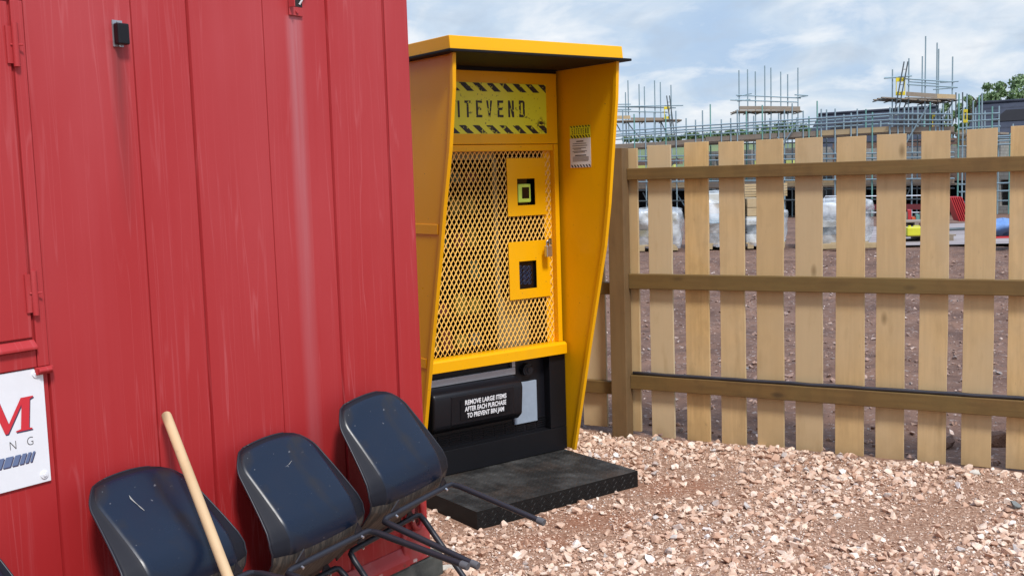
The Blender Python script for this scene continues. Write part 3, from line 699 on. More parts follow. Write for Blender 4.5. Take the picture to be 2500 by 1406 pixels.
def glyph(ch, x, z, w_, h_, t, mb, y, ax='x'):
    """condensed block capitals from bars; x,z = lower left"""
    def poly(ps, k=0):
        vv = [(x + a * w_, y - k * .00003, z + b * h_) for a, b in ps]
        if ax == 'y': vv = [(y + k * .00003, -(x + a * w_), z + b * h_) for a, b in ps]
        mb.add(vv, [tuple(range(len(vv)))])
    tw = t / w_; th = t / h_
    R_ = lambda a, b, c, d, k=0: poly([(a, c), (b, c), (b, d), (a, d)], k)
    if ch == 'I': R_(.5 - tw / 2, .5 + tw / 2, 0, 1)
    if ch == 'T': R_(.5 - tw / 2, .5 + tw / 2, 0, 1 - th); R_(0, 1, 1 - th, 1)
    if ch == 'E': R_(0, tw, 0, 1); R_(tw, 1, 0, th); R_(tw, 1, 1 - th, 1); R_(tw, .85, .5 - th / 2, .5 + th / 2)
    if ch == 'V': poly([(0, 1), (.5 - tw * .4, 0), (.5 + tw * .4, 0), (1, 1), (1 - tw, 1), (.5, .22), (tw, 1)])
    if ch == 'N': R_(0, tw, 0, 1); R_(1 - tw, 1, 0, 1); poly([(tw, 1), (tw, .62), (1 - tw, 0), (1 - tw, .38)], 1)
    if ch == 'D': R_(0, tw, 0, 1); poly([(tw, 1), (.75, 1), (1, .9), (1, .1), (.75, 0), (tw, 0), (tw, th), (.68, th), (1 - tw, .15), (1 - tw, .85), (.68, 1 - th), (tw, 1 - th)])
    if ch == 'S': poly([(0, 0), (.8, 0), (1, .08), (1, .48), (.8, .56), (tw, .60), (tw, 1 - th), (1, 1 - th), (1, 1), (.2, 1), (0, .92), (0, .54), (.2, .46), (1 - tw, .42), (1 - tw, th), (0, th)])
mb = MB(); cen = {}
for ch, u, v0, v1, k in (('I', 1119, 246, 287, 1), ('T', 1141, 246, 287, 2), ('E', 1169, 246, 287, 3), ('V', 1194, 246, 287, 4), ('E', 1221, 246, 287, 5), ('N', 1247, 246, 287, 6), ('D', 1273.5, 246, 287, 7)):
    xc, z1 = MAC.loc(u, v0, -.0064); z0 = MAC.loc(u, v1, -.0064)[1]; glyph(ch, xc - .019, z0, .038, z1 - z0, .0125, mb, -.0068); cen[k] = xc
pit = (cen[7] - cen[1]) / 6; glyph('S', cen[1] - pit - .019, z0, .038, z1 - z0, .0125, mb, -.0068)
mb.build('lettering', MT['worn_black'], sp)
# mesh door
DL, DR, DB, DT = W0 + .012, -.020, .628, 1.776
mb = MB(); mb.box(-.048, DR, -.002, .045, .696, DT); mb.box(DL, -.930, -.002, .045, .696, DT); mb.box(-.929, -.049, .006, .045, 1.742, DT - .001)
door = mb.build('mesh_door', MT['yellow'], vm, bevel=.0015)
mb = MB(); mb.prismx([(.05, .630), (-.030, .630), (-.030, .682), (-.024, .690), (-.012, .695), (.05, .695)], DL - .003, DR + .006); mb.build('door_lip', MT['yellow'], door, bevel=.002)
mb = MB(); mb.box(-.0985, -.0488, .034, .040, .696, 1.741); mb.build('door_strip', MT['yellow'], door)
HOLES = []
for (h0, g0, h1, g1) in ((1262, 437, 1307, 500), (1267, 639, 1311, 702)):
    c = MAC.loc(h0, g0, .024); d = MAC.loc(h1, g1, .024); HOLES.append((c[0], d[0], d[1], c[1]))
def mesh_sheet(x0, x1, z0, z1, y, pw=.0283, ph=.0475, s=.0029):
    mb = MB(); nx_ = int((x1 - x0) / pw) + 2; nz_ = int((z1 - z0) / ph) * 2 + 3
    for j in range(-1, nz_ + 1):
        for i in range(-1, nx_ + 1):
            cx_ = x0 + i * pw + (pw / 2 if j % 2 else 0); cz_ = z0 + j * ph / 2
            if not (x0 < cx_ < x1 and z0 < cz_ < z1): continue
            o4 = [(cx_, cz_ + ph/2), (cx_ + pw/2, cz_), (cx_, cz_ - ph/2), (cx_ - pw/2, cz_)]
            i4 = [(cx_, cz_ + ph/2 - s * 1.9), (cx_ + pw/2 - s, cz_), (cx_, cz_ - ph/2 + s * 1.9), (cx_ - pw/2 + s, cz_)]
            if any(h[0] - .016 < cx_ < h[1] + .016 and h[2] - .024 < cz_ < h[3] + .024 for h in HOLES): continue
            cl = lambda p: (min(max(p[0], x0), x1), min(max(p[1], z0), z1))
            vv = [(a, y, b) for a, b in map(cl, o4)] + [(a, y + (.0028 if k == 2 else -.0012 if k == 0 else .0005), b) for k, (a, b) in enumerate(map(cl, i4))]
            mb.add(vv, [(0, 1, 5, 4), (1, 2, 6, 5), (2, 3, 7, 6), (3, 0, 4, 7)])
    o = mb.build('mesh_infill', MT['mesh_yellow_lit'], door); bm = bmesh.new(); bm.from_mesh(o.data); bmesh.ops.remove_doubles(bm, verts=bm.verts, dist=.0002); bmesh.ops.dissolve_degenerate(bm, edges=bm.edges, dist=.0001); bm.to_mesh(o.data); bm.free()
    so_ = o.modifiers.new('solid', 'SOLIDIFY'); so_.thickness = .0018; return o
mesh_sheet(-.930, -.050, .696, 1.742, .0305)
# control panels with openings
def ringpanel(uvs, name):
    (u0, v0, u1, v1), (h0, g0, h1, g1) = uvs
    a = MAC.loc(u0, v0, .024); b = MAC.loc(u1, v1, .024); c = MAC.loc(h0, g0, .024); d = MAC.loc(h1, g1, .024)
    x0, z1, x1, z0 = a[0], a[1], b[0], b[1]; p0, q1, p1, q0 = c[0], c[1], d[0], d[1]
    mb = MB(); y0, y1 = .0225, .0262
    o4 = [(x0, z0), (x1, z0), (x1, z1), (x0, z1)]; i4 = [(p0, q0), (p1, q0), (p1, q1), (p0, q1)]
    vv = [(a, y0, b) for a, b in o4 + i4] + [(a, y1, b) for a, b in o4 + i4]
    ff = []
    for k in range(4): k2 = (k + 1) % 4; ff += [(k, k2, 4 + k2, 4 + k), (8 + k, 12 + k, 12 + k2, 8 + k2), (k, 8 + k, 8 + k2, k2), (4 + k, 4 + k2, 12 + k2, 12 + k)]
    mb.add(vv, ff); o = mb.build(name, MT['yellow'], door, bevel=.0006, seg=1)
    return o, (p0, p1, q0, q1)
pa, (p0, p1, q0, q1) = ringpanel(((1236, 387, 1333, 524), (1262, 437, 1307, 500)), 'reader_panel')
mb = MB(); mb.box(p0 - .03, p1 + .03, .060, .062, q0 - .02, q1 + .02); mb.build('reader_recess', MT['screen_black'], pa)
ra = MAC.loc(1264, 450, .040); rb = MAC.loc(1296, 494, .040)
mb = MB(); mb.box(ra[0], rb[0], .036, .058, rb[1], ra[1]); rd = mb.build('card_reader', MT['lime'], pa, bevel=.006)
mb = MB(); wq = rb[0] - ra[0]; hq = ra[1] - rb[1]; mb.box(ra[0] + wq * .28, rb[0] - wq * .16, .0345, .0355, rb[1] + hq * .22, ra[1] - hq * .18); mb.build('reader_screen', MT['screen_black'], rd)
pb_, (p0, p1, q0, q1) = ringpanel(((1241, 592, 1344, 722), (1267, 639, 1311, 702)), 'keypad_panel')
mb = MB(); mb.box(p0 - .03, p1 + .03, .040, .046, q0 - .02, q1 + .02); kp = mb.build('keypad', MT['screen_black'], pb_)
mb = MB(); tx = MB()
for r_, vv_ in enumerate((654, 666, 677, 688.5)):
    for c_, uu in enumerate((1270, 1281.5, 1292)):
        a, b = MAC.loc(uu, vv_, .0395); ring = [(a + .0125 * math.cos(t), .0385, b + .0115 * math.sin(t)) for t in [2 * PI * k / 16 for k in range(17)]]
        mb = MB(); mb.tube(ring, .0008, 5, caps=False); kr = mb.build('key_ring', MT['key_blue'], kp); tx = MB(); add_text(tx, '123456789*0#'[r_ * 3 + c_], a, .0392, b, .017); tx.build('key_number', MT['key_blue'], kr)
# padlock and hasp
lx, lz = MAC.loc(1338, 608, -.02)
lk = MB(); lk.box(lx - .019, lx + .019, -.034, -.010, lz - .042, lz + .018); lock = lk.build('padlock', MT['steel'], door, bevel=.004)
sh_ = MB(); sh_.tube([(lx - .011, -.022, lz + .014), (lx - .011, -.022, lz + .034)] + [(lx - .011 * math.cos(t), -.022, lz + .034 + .013 * math.sin(t)) for t in [PI * k / 8 for k in range(1, 8)]] + [(lx + .011, -.022, lz + .034), (lx + .011, -.022, lz + .014)], .0035, 8); sh_.build('shackle', MT['steel'], lock, smooth=True)
sh_ = MB(); sh_.tube([(lx - .004, -.020, lz + .036), (lx + .034, .0, lz + .038)], .0075, 10); sh_.box(lx + .02, lx + .040, -.004, .0, lz + .02, lz + .056); sh_.build('hasp', MT['brass'], lock, smooth='auto')
# what can be seen through the mesh: glass front frame, shelves, beige panels
mb = MB(); mb.box(-.925, -.372, .10, .115, 1.70, 1.775); mb.box(-.385, -.362, .10, .115, .63, 1.70); mb.box(-.925, -.895, .10, .115, .63, 1.70); mb.build('inner_frame', MT['beige'], vm)
mb = MB(); mb.box(-.360, -.175, .10, .12, .63, .955); mb.build('inner_panel', MT['beige'], vm)
mb = MB(); mb.box(-.360, -.049, .125, .14, .63, 1.77); mb.build('inner_door', MT['pack_dark'], vm)
PK = ['pack_yellow', 'pack_yellow', 'pack_dark', 'pack_red', 'pack_white_dim', 'pack_green', 'pack_yellow']
shz = [.70, .88, 1.06, 1.24, 1.42, 1.58]
rr = random.Random(5)
for i, z in enumerate(shz):
    mb = MB(); mb.box(-.890, -.390, .15, .48, z - .012, z); mb.build('shelf', MT['pack_dark'], vm)
    for k in range(5):
        xk = -.86 + k * .10; pm = rr.choice(PK); hh = rr.uniform(.06, .12); mb = MB(); wv_ = rr.uniform(.03, .04)
        mb.add([(-wv_, -.03, 0), (wv_, -.03, 0), (wv_, .03, 0), (-wv_, .03, 0), (-wv_ * .9, -.012, hh), (wv_ * .9, -.012, hh), (wv_ * .9, .012, hh), (-wv_ * .9, .012, hh)], [(0,3,2,1),(4,5,6,7),(0,1,5,4),(1,2,6,5),(2,3,7,6),(3,0,4,7)])
        o = mb.build('packet', MT[pm], loc=MAC.w(xk, .20 + rr.uniform(0, .03), z + .001), rz=MAC.rz, bevel=.004, seg=1)
        tag(o, 'small packet on a shelf behind the yellow mesh of the vending machine', 'packet', 'packets on the shelves behind the mesh')
# lower half: silver trim, delivery bin, coin knob, grey panel, vents
def bx(u0, v0, u1, v1, y): a = MAC.loc(u0, v0, y); b = MAC.loc(u1, v1, y); return a[0], b[0], b[1], a[1]
mb = MB(); mb.box(-.925, -.118, .052, .06, .215, .63); mb.build('machine_front', MT['black_plastic'], vm)
x0, x1, z0, z1 = bx(1070, 918, 1258, 903, .03)
mb = MB(); mb.box(-.90, x1, .028, .051, .548, .585); mb.box(x1 - .022, x1, .028, .051, .587, .629); mb.build('silver_trim', MT['silver'], vm, bevel=.002)
bin_ = MB(); xb1 = MAC.loc(1266, 980, -.01)[0]; bin_.prismx([(.05, .545), (.005, .545), (-.045, .520), (-.052, .490), (-.040, .345), (-.010, .318), (.05, .312)], -.905, xb1 + .005)
binn = bin_.build('delivery_bin', MT['black_plastic'], vm, bevel=.014, seg=4, smooth='auto')
xa, za = MAC.loc(1104, 1000, -.05)
fl = MB(); fx0 = MAC.loc(1100, 960, -.05)[0]; fx1 = MAC.loc(1255, 960, -.05)[0]
fl.add([(fx0, -.0555, .505), (fx1, -.0555, .505), (fx1, -.0465, .352), (fx0, -.0465, .352), (fx0, -.044, .505), (fx1, -.044, .505), (fx1, -.036, .352), (fx0, -.036, .352)], [(0,1,2,3),(7,6,5,4),(0,4,5,1),(1,5,6,2),(2,6,7,3),(3,7,4,0)])
flap = fl.build('bin_flap', MT['black_plastic'], binn, bevel=.006, seg=3)
mb = MB(); k = .04; mb.add([(fx0 + .055, -.0578, .478), (fx1 - .030, -.0578, .478), (fx1 - .030, -.0510, .372), (fx0 + .055, -.0510, .372)], [(0, 1, 2, 3)]); mb.build('flap_label', MT['black_metal'], flap)
tx = MB(); fcx = (fx0 + fx1) / 2 + .012
for s_, zc in (('REMOVE LARGE ITEMS', .462), ('AFTER EACH PURCHASE', .4275), ('TO PREVENT BIN JAM', .393)):
    vs_, fs_ = text_geo(s_, .0345, .0009); ww = max(v[0] for v in vs_) - min(v[0] for v in vs_); kx = (.262 if 'PREV' not in s_ else .235) / ww
    t_ = (.478 - zc) / .106
    tx = MB(); tx.add([(fcx + a * kx, -.0578 + .0068 * (.478 - (zc + b)) / .106 - .0012, zc + b) for a, b, c in vs_], fs_); tx.build('text_line', MT['white_ink'], flap)
x0, x1, z0, z1 = bx(1268, 934, 1312, 1034, .04)
mb = MB(); mb.box(xb1 + .007, x1, .038, .051, .268, z1); mb.build('grey_panel', MT['grey_panel'], vm, bevel=.001)
kx_, kz_ = MAC.loc(1290, 903, .02)
mb = MB(); mb.tube([(kx_, .052, kz_), (kx_, .020, kz_), (kx_, .016, kz_), (kx_, .028, kz_)], [.036, .034, .026, .022], 24); mb.tube([(kx_, .028, kz_), (kx_, .012, kz_)], .012, 16); mb.build('coin_knob', MT['black_plastic'], vm, smooth='auto')
mb = MB()
for r_ in range(5):
    for c_ in range(11): mb.box(-.90 + c_ * .072, -.90 + c_ * .072 + .060, .046, .0515, .228 + r_ * .0125, .2335 + r_ * .0125)
mb.build('vent_slats', MT['black_metal'], vm)
# platform with raised tread pattern
pl = MB(); px0, px1, py0, py1 = -1.030, -.022, -.588, .82; pl.box(px0, px1, py0, py1, -.06, .084)
def lozenge(mb, c, a, b, nrm, L=.011, w_=.0028, h_=.0020):
    c = Vector(c); mb.add([c + a * L, c + b * w_, c - a * L, c - b * w_, c + a * L * .4 + nrm * h_, c - a * L * .4 + nrm * h_], [(0, 1, 4), (1, 5, 4), (1, 2, 5), (2, 3, 5), (3, 4, 5), (3, 0, 4)])
U_ = Vector((1, 0, 0)); V_ = Vector((0, 1, 0)); Z_ = Vector((0, 0, 1))
j = 0; y = py0 + .016
while y < .0:
    x = px0 + .014 + (.0145 if j % 2 else 0); i = 0
    while x < px1 - .008:
        a = (U_ + V_).normalized() if (i + j) % 2 else (U_ - V_).normalized(); lozenge(pl, (x, y, .084), a, Z_.cross(a), Z_, h_=.0014); x += .029; i += 1
    y += .0145; j += 1
for j, z in enumerate((.012, .030, .048, .066)):
    x = px0 + .014 + (.0145 if j % 2 else 0); i = 0
    while x < px1 - .008:
        a = (U_ + Z_).normalized() if (i + j) % 2 else (U_ - Z_).normalized(); lozenge(pl, (x, py0, z), a, (-V_).cross(a), -V_, h_=.0018); x += .029; i += 1
pl.build('step_platform', MT['chequer'], vm, bevel=0)
# instruction sticker on the inside of the right wing
stx = .0026 - .0004
ya, za = -.070, 1.878; 
def wl_(u, v):
    d = Vector(ray(u, v)); c = Vector((0, 0, H)); p = MAC.w(.0026, 0, 0); t = (p - c).dot(MAC.X) / d.dot(MAC.X); q = c + d * t - MAC.o; return q.dot(MAC.Y), q.z
(yA, zA), (yB, zB), (yC, zC) = wl_(1391, 309), wl_(1441, 302), wl_(1392, 412)
st = MB(); y0_, y1_ = yA, yB; z0_, z1_ = zC + .004, zA
hsplit = z1_ - (z1_ - z0_) * .30
st.box(.0016, .0022, y1_, y0_, hsplit, z1_); stick = st.build('instruction_sticker', MT['sign_yellow'], wr)
mb = MB(); mb.box(.0014, .0022, y1_, y0_, z0_ + .016, hsplit - .001); mb.build('sticker_text_area', MT['white_paint'], stick)
mb = MB(); wS = y0_ - y1_; kk = .0012
for (zz0, zz1) in ((z1_ - .010, z1_ - .001), (hsplit + .001, hsplit + .016), (z0_ + .001, z0_ + .0145)):
    for k in range(7):
        ys = y0_ - .004 - k * wS / 7; yl = min(.012, wS / 7 * .55); sk = (zz1 - zz0) * .9
        y_end = max(ys - yl - sk, y1_ + .001)
        mb.add([(kk, ys, zz1), (kk, max(ys - yl, y1_ + .001), zz1), (kk, y_end, zz0), (kk, max(ys - sk, y1_ + .001), zz0)], [(0, 1, 2, 3)])
hh = .030; zb_ = (hsplit + .016 + z1_ - .010) / 2 - hh / 2
for i, ch in enumerate('SITEVEND'): glyph(ch, -y0_ + wS * (i + 1) / 9.2 - .001, zb_, .010, hh, .0034, mb, .0012, ax='y')
mb.build('sticker_print', MT['black_ink'], stick)
mb = MB(); zt_ = hsplit - .014; H_ = zt_ - z0_ - .03; kk = .0010
def bar(f0, f1, fz, th): mb.box(kk, .0013, y0_ - wS * f1, y0_ - wS * f0, zt_ - H_ * fz - th, zt_ - H_ * fz)
bar(.32, .66, .0, .006)
for f0, f1, fz in ((.14, .80, .12), (.12, .84, .22), (.12, .78, .33), (.18, .55, .385), (.12, .82, .48), (.18, .72, .535)): bar(f0, f1, fz, .0032)
bar(.24, .78, .67, .006)
for k in range(5): bar(.12, .90 - .03 * (k == 4), .76 + k * .05, .0022)
mb.build('printed_lines', MT['grey_ink'], stick)
mb = MB(); mb.box(.0014, .0016, y1_, y0_, z0_ , z0_ + .0155); mb.build('sticker_foot', MT['white_paint'], stick)

# ------------------------------------------------------------------ chairs
AV = Vector((math.sin(ac), math.cos(ac), 0)); NV = Vector((math.cos(ac), -math.sin(ac), 0)); ZV = Vector((0, 0, 1))
def chair_matrix(px, py, pz, th, yaw, roll, nearer=.98):
    X = AV * math.cos(yaw) + NV * math.sin(yaw); N = NV * math.cos(yaw) - AV * math.sin(yaw)
    up = ZV * math.cos(th) - N * math.sin(th); fw = -N * math.cos(th) - ZV * math.sin(th)
    X2 = X * math.cos(roll) + up * math.sin(roll); up2 = up * math.cos(roll) - X * math.sin(roll)
    o = CON.o - AV * px + NV * py + ZV * pz + Vector((0, 0, .1))
    eye_ = Vector((0, 0, H)); o = eye_ + (o - eye_) * nearer
    # chair local axes: x = width, y = forward, z = up  (x cross y = z needs -X2)
    m4 = Matrix.Identity(4); A = -X2
    if A.cross(fw).dot(up2) < 0: A = X2
    for i in range(3): m4[i][0] = A[i]; m4[i][1] = fw[i]; m4[i][2] = up2[i]; m4[i][3] = o[i]
    return m4
def shell_mesh():
    prof = [(-.010, .366), (-.006, .352), (-.004, .30), (-.004, .22), (-.002, .14), (.002, .085), (.014, .045), (.040, .010), (.080, -.012), (.15, -.020), (.25, -.018), (.34, -.012), (.385, -.004), (.408, .012)]
    # resample
    P = [Vector((0, a, b)) for a, b in prof]; L = [0]
    for i in range(1, len(P)): L.append(L[-1] + (P[i] - P[i-1]).length)
    NT_, NW = 46, 44; verts = []; T = L[-1]
    def sample(s):
        for i in range(1, len(L)):
            if s <= L[i] + 1e-9:
                k = (s - L[i-1]) / (L[i] - L[i-1]); return P[i-1].lerp(P[i], k)
        return P[-1]
    for a in range(NT_ + 1):
        s = T * (a / NT_) ** 1.25; p = sample(s); q = (sample(min(s + .01, T)) - sample(max(s - .01, 0))).normalized()
        nin = Vector((0, -q.z, q.y)); nin = nin if nin.dot(Vector((0, 1, .6))) > 0 else -nin     # toward the sitter
        # half width
        hw = .166 + .048 * min(1, s / .33) if s < .33 else .214 - .026 * (s - .33) / (T - .33)
        r = .075
        if s < r: hw = hw - r + math.sqrt(max(0, r * r - (r - s) ** 2) + 1e-6)
        e = T - s
        if e < .06: hw = hw - .06 + math.sqrt(max(0, .0036 - (.06 - e) ** 2) + 1e-6)
        fl_ = .010 + .054 * min(1, max(0, s / .33)) ** 1.1 if s < .34 else max(.022, .064 - .042 * (s - .34) / .15)
        for b in range(NW + 1):
            wv_ = -1 + 2 * b / NW; ctr = hw - fl_; q_ = abs(wv_)
            ax_ = (q_ / .72) * (ctr - .004) if q_ < .72 else (ctr - .004 + (q_ - .72) / .07 * .005 if q_ < .79 else ctr + .001 + (q_ - .79) / .21 * (fl_ - .001)); x = math.copysign(ax_, wv_); depth = .012 * (ax_ / max(hw, .01)) ** 2
            if ax_ > ctr - .004: depth += .0045 * min(1, (ax_ - ctr + .004) / .005) + max(0, ax_ - ctr) * .22
            d2 = 0
            if s < .016: d2 = (.016 - s) * .8
            cr_ = Vector((0, 0, .020 * (1 - (x / .17) ** 2) * max(0, 1 - s / .12))); v = p + cr_ + nin * (depth + d2); verts.append((x, v.y, v.z))
    f = []
    for a in range(NT_):
        for b in range(NW): i = a * (NW + 1) + b; f.append((i, i + 1, i + NW + 2, i + NW + 1))
    border = [b for b in range(NW + 1)] + [a * (NW + 1) + NW for a in range(1, NT_ + 1)] + [NT_ * (NW + 1) + b for b in range(NW - 1, -1, -1)] + [a * (NW + 1) for a in range(NT_ - 1, 0, -1)]
    return verts, f, [verts[i] for i in border], NT_, NW
SV, SF, SB_, NT_, NW = shell_mesh()
def make_chair():
    root = bpy.data.objects.new('stacking_chair', None); COL.objects.link(root); root.empty_display_size = .2
    mb = MB()
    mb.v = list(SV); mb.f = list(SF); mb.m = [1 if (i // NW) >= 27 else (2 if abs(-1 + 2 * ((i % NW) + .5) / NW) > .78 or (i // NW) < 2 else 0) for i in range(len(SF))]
    o = mb.build('seat_shell', [MT['chair'], MT['chair_under'], MT['chair_flange_shaded']], root, smooth=True)
    s_ = o.modifiers.new('solid', 'SOLIDIFY'); s_.thickness = .004; s_.offset = 0
    mb = MB(); mb.tube(SB_ + [SB_[0]], .0038, 6, caps=False); mb.build('shell_rim', MT['chair_leg'], o, smooth=True)
    spr, spf, Lr, Lf = .6532, -.0122, .3971, .45
    def frame(y0, L, sp, sgn, name):
        z0 = -.036
        for s in (1, -1):
            ft = Vector((s * .1977, y0 + sgn * L * math.sin(sp), z0 - L * math.cos(sp))); rt = Vector((s * .1977, y0, z0)); d = (ft - rt).normalized()
            mb = MB(); mb.tube([Vector((s * .155, y0, z0 + .004)), Vector((s * .180, y0, z0 + .003)), Vector((s * .194, y0, z0 - .004)) , rt + d * .03, rt + d * .06, ft], [.011, .011, .0112, .0115, .0115, .0105], 10); leg = mb.build('leg', MT['chair_leg'], root, smooth='auto')
            mb = MB(); mb.tube([ft - d * .022, ft + d * .006], [.0125, .0125], 10); mb.build('foot_cap', MT['foot_cap'], leg, smooth='auto')
        mb = MB(); mb.tube([(-.156, y0, z0 + .004), (.156, y0, z0 + .004)], .011, 10); cb = mb.build(name, MT['chair_leg'], root, smooth='auto')
        for s in (1, -1):
            mb = MB(); mb.tube([(s * .140, y0 - .006, z0 - .004), (s * .140, y0 - .010, z0 - .013)], .0045, 8); mb.build('screw', MT['steel'], cb)
            mb = MB(); mb.add([(s * .115, y0 - .012, z0 + .010), (s * .155, y0 - .012, z0 + .012), (s * .125, y0 - .045, z0 + .030), (s * .116, y0 - .012, z0 + .014), (s * .156, y0 - .012, z0 + .016), (s * .126, y0 - .045, z0 + .034)], [(0, 1, 2), (5, 4, 3), (0, 3, 4, 1), (1, 4, 5, 2), (2, 5, 3, 0)]); mb.build('fin', MT['chair_leg'], cb)
    frame(.07, Lr, spr, -1, 'crossbar'); frame(.30, Lf, -.0122, 1, 'crossbar')
    return root
ch0 = make_chair()
poses = [([.2723, .2395, .402, .699, .0325, .0932, .967], 'black plastic chair tipped against the container nearest the vending machine'),
         ([.7593, .2696, .3753, .7819, -.0047, .0578], 'black plastic chair tipped against the container, middle of three fully seen'),
         ([1.2955, .3023, .4275, .9047, -.1133, -.0427], 'black plastic chair tipped against the container behind the wooden handle, with a white scratch'),
         ([1.915, .29, .345, .80, -.05, .0], 'black plastic chair mostly cut off at the bottom left corner')]
for i, (ps, lb) in enumerate(poses):
    c = ch0 if i == 0 else copy_tree(ch0)
    c.matrix_world = chair_matrix(*ps); tag(c, lb, 'chair', 'chairs tipped against the container wall')
def scuff(ch, pts_, wd, mat):
    sh_ = [c for c in ch.children if c.name.startswith('seat_shell')][0]; V_s = np.array([v.co[:] for v in sh_.data.vertices]); mb = MB(); prev = None
    for (x, z, k) in pts_:
        d_ = (V_s[:, 0] - x) ** 2 + (V_s[:, 2] - z) ** 2 + (V_s[:, 1] > .03) * 9; p_ = V_s[d_.argsort()[:3]].mean(0); y = p_[1] - .0034; cur = [(x - wd * k, y, z), (x + wd * k, y, z)]
        if prev: mb.add(prev + cur[::-1], [(0, 1, 2, 3)])
        prev = cur
    return mb.build('scuff', mat, sh_)
chairs_ = [o for o in COL.objects if o.name.startswith('stacking_chair')]
sgn_ = -1
scuff(chairs_[2], [(-.060, .300, .2), (-.062, .288, 1), (-.060, .276, .7), (-.057, .262, .35), (-.054, .248, .8), (-.051, .236, .3)], .0026, MT['rock_grey'])
scuff(chairs_[1], [(-.02, .262, .3), (0, .266, 1), (.02, .275, .3)], .002, MT['rock_grey'])
# wooden handle
top = CON.w(*( lambda p: (p[0], -.022, p[1]))(CON.loc(404, 1008, -.022)))
# lower end: ray through the frame bottom, held in front of the chair back
pb2 = Vector((0, 0, H)) + Vector(ray(556, 1406)) * 1.0
d = Vector(ray(556, 1406)); n_ = NV
want = .40
t = (want + (CON.o - Vector((0, 0, H))).dot(n_)) / d.dot(n_); low = Vector((0, 0, H)) + d * t
dirv = (low - top).normalized(); foot = top + dirv * ((0.012 - top.z) / dirv.z)
hz = dirv * -1
mb = MB(); Lh = (top - foot).length
zq = hz.to_track_quat('Z', 'Y')
mb.tube([(0, 0, 0), (0, 0, Lh - .012), (0, 0, Lh - .004), (0, 0, Lh)], [.0155, .0150, .0135, .009], 16)
o = mb.build('wooden_handle', MT['handle_wood'], smooth='auto'); o.location = foot; o.rotation_mode = 'QUATERNION'; o.rotation_quaternion = zq
tag(o, 'pale round wooden tool handle leaning on the red wall in front of a chair', 'handle')

# ------------------------------------------------------------------ beyond the fence
# concrete strip
m = M_('concrete', (.34, .30, .29), .9); m.mix(m.ramp(m.noise(.9, (.3, 2, 1), world=True, detail=5), .4, .65), (.22, .18, .18)); m.mix(m.ramp(m.noise(4, (.4, 3, 1), world=True), .6, .7, 0, .6), (.45, .42, .42)); MT['concrete'] = m.m
a = [gnd(1950, 604, .02), gnd(2700, 590, .02), gnd(2700, 532, .02), gnd(1950, 560, .02)]
mb = MB(); mb.add([(p.x, p.y, .02) for p in a], [(0, 1, 2, 3)]); tag(mb.build('road', MT['concrete']), kind='structure')
# far field rising to a hedge line
HILLY = 150
m = M_('far_grass', (.15, .19, .07), .9); m.mix(m.ramp(m.noise(.05, world=True), .4, .6), (.10, .14, .06)); MT['far_grass'] = m.m
mb = MB(); ncol = 40; rows = [(70, -.6), (100, 1.6), (135, 4.3), (160, 5.2), (260, 5.6)]
for yy, zz in rows:
    for i in range(ncol): x = -180 + 360 * i / (ncol - 1); mb.v.append((x, yy, zz + (0 if yy < 80 else .5 * math.sin(x * .05))))
for r_ in range(len(rows) - 1):
    for i in range(ncol - 1): mb.f.append((r_*ncol+i, r_*ncol+i+1, (r_+1)*ncol+i+1, (r_+1)*ncol+i)); mb.m.append(0)
tag(mb.build('hillside', MT['far_grass'], smooth=True), kind='structure')
def tree(u, vbase, vtop, Yd, width_px, label, name='tree', leafm='leaf', n=2600, seed=1, leaf=.16):
    r = random.Random(seed); base = at(u, vbase, Yd); topz = at(u, vtop, Yd).z; hgt = topz - base.z; rad = width_px / FPX * Yd / 2
    root = empty(name, base, 0, label=label, cat='tree', group='trees beyond the building site')
    tr_ = MB(); tr_.tube([(0, 0, 0), (.05, 0, hgt * .3), (0, .1, hgt * .6)], [hgt * .035, hgt * .028, hgt * .015], 8)
    for k in range(6):
        a = k * 1.05 + r.random(); tr_.tube([(0, 0, hgt * (.22 + .05 * k)), (rad * .35 * math.cos(a), rad * .35 * math.sin(a), hgt * (.45 + .06 * k)), (rad * .7 * math.cos(a), rad * .7 * math.sin(a), hgt * (.55 + .06 * k))], [hgt * .018, hgt * .012, hgt * .005], 6)
    tr_.build('trunk', MT['bark'], root)
    cl = []
    for k in range(26):
        th = r.uniform(0, 2 * PI); rr_ = rad * math.sqrt(r.random()) * .92; zc = hgt * (.30 + .62 * r.random() * (1 - .35 * (rr_ / rad) ** 2)); cl.append((rr_ * math.cos(th), rr_ * math.sin(th), zc, r.uniform(.13, .26) * min(rad, hgt * .6)))
    V = []; F = []
    for k in range(n):
        c = r.choice(cl); d = Vector((r.gauss(0, 1), r.gauss(0, 1), r.gauss(0, .8))).normalized() * (c[3] * r.random() ** .45); p = Vector(c[:3]) + d
        e = Euler((r.uniform(0, PI), r.uniform(0, PI), r.uniform(0, PI))).to_matrix(); l_ = leaf * r.uniform(.5, 1.2)
        b = len(V); V += [p + e @ Vector((l_, 0, 0)), p + e @ Vector((0, l_ * .6, l_ * .2)), p + e @ Vector((-l_, 0, 0)), p + e @ Vector((0, -l_ * .6, 0))]; F.append((b, b + 1, b + 2, b + 3))
    mb = MB(); mb.add(V, F); me = bpy.data.meshes.new('crown'); me.from_pydata([tuple(v) for v in V], [], F); me.materials.append(MT[leafm]); o = bpy.data.objects.new('crown', me); COL.objects.link(o); o.parent = root
tree(2408, 395, 176, 84, 110, 'green tree seen above the right hand slate roof, left of the larger one', seed=2, n=3400)
tree(2480, 395, 160, 88, 150, 'broad green tree at the right edge behind the slate roof', seed=3, n=4200)
tree(2372, 395, 200, 82, 66, 'smaller tree at the left foot of the broad trees on the right', seed=13, n=1800)
tree(2318, 395, 236, 86, 66, 'small rounded tree behind the scaffold between the two slate roofs', seed=4, n=2200)
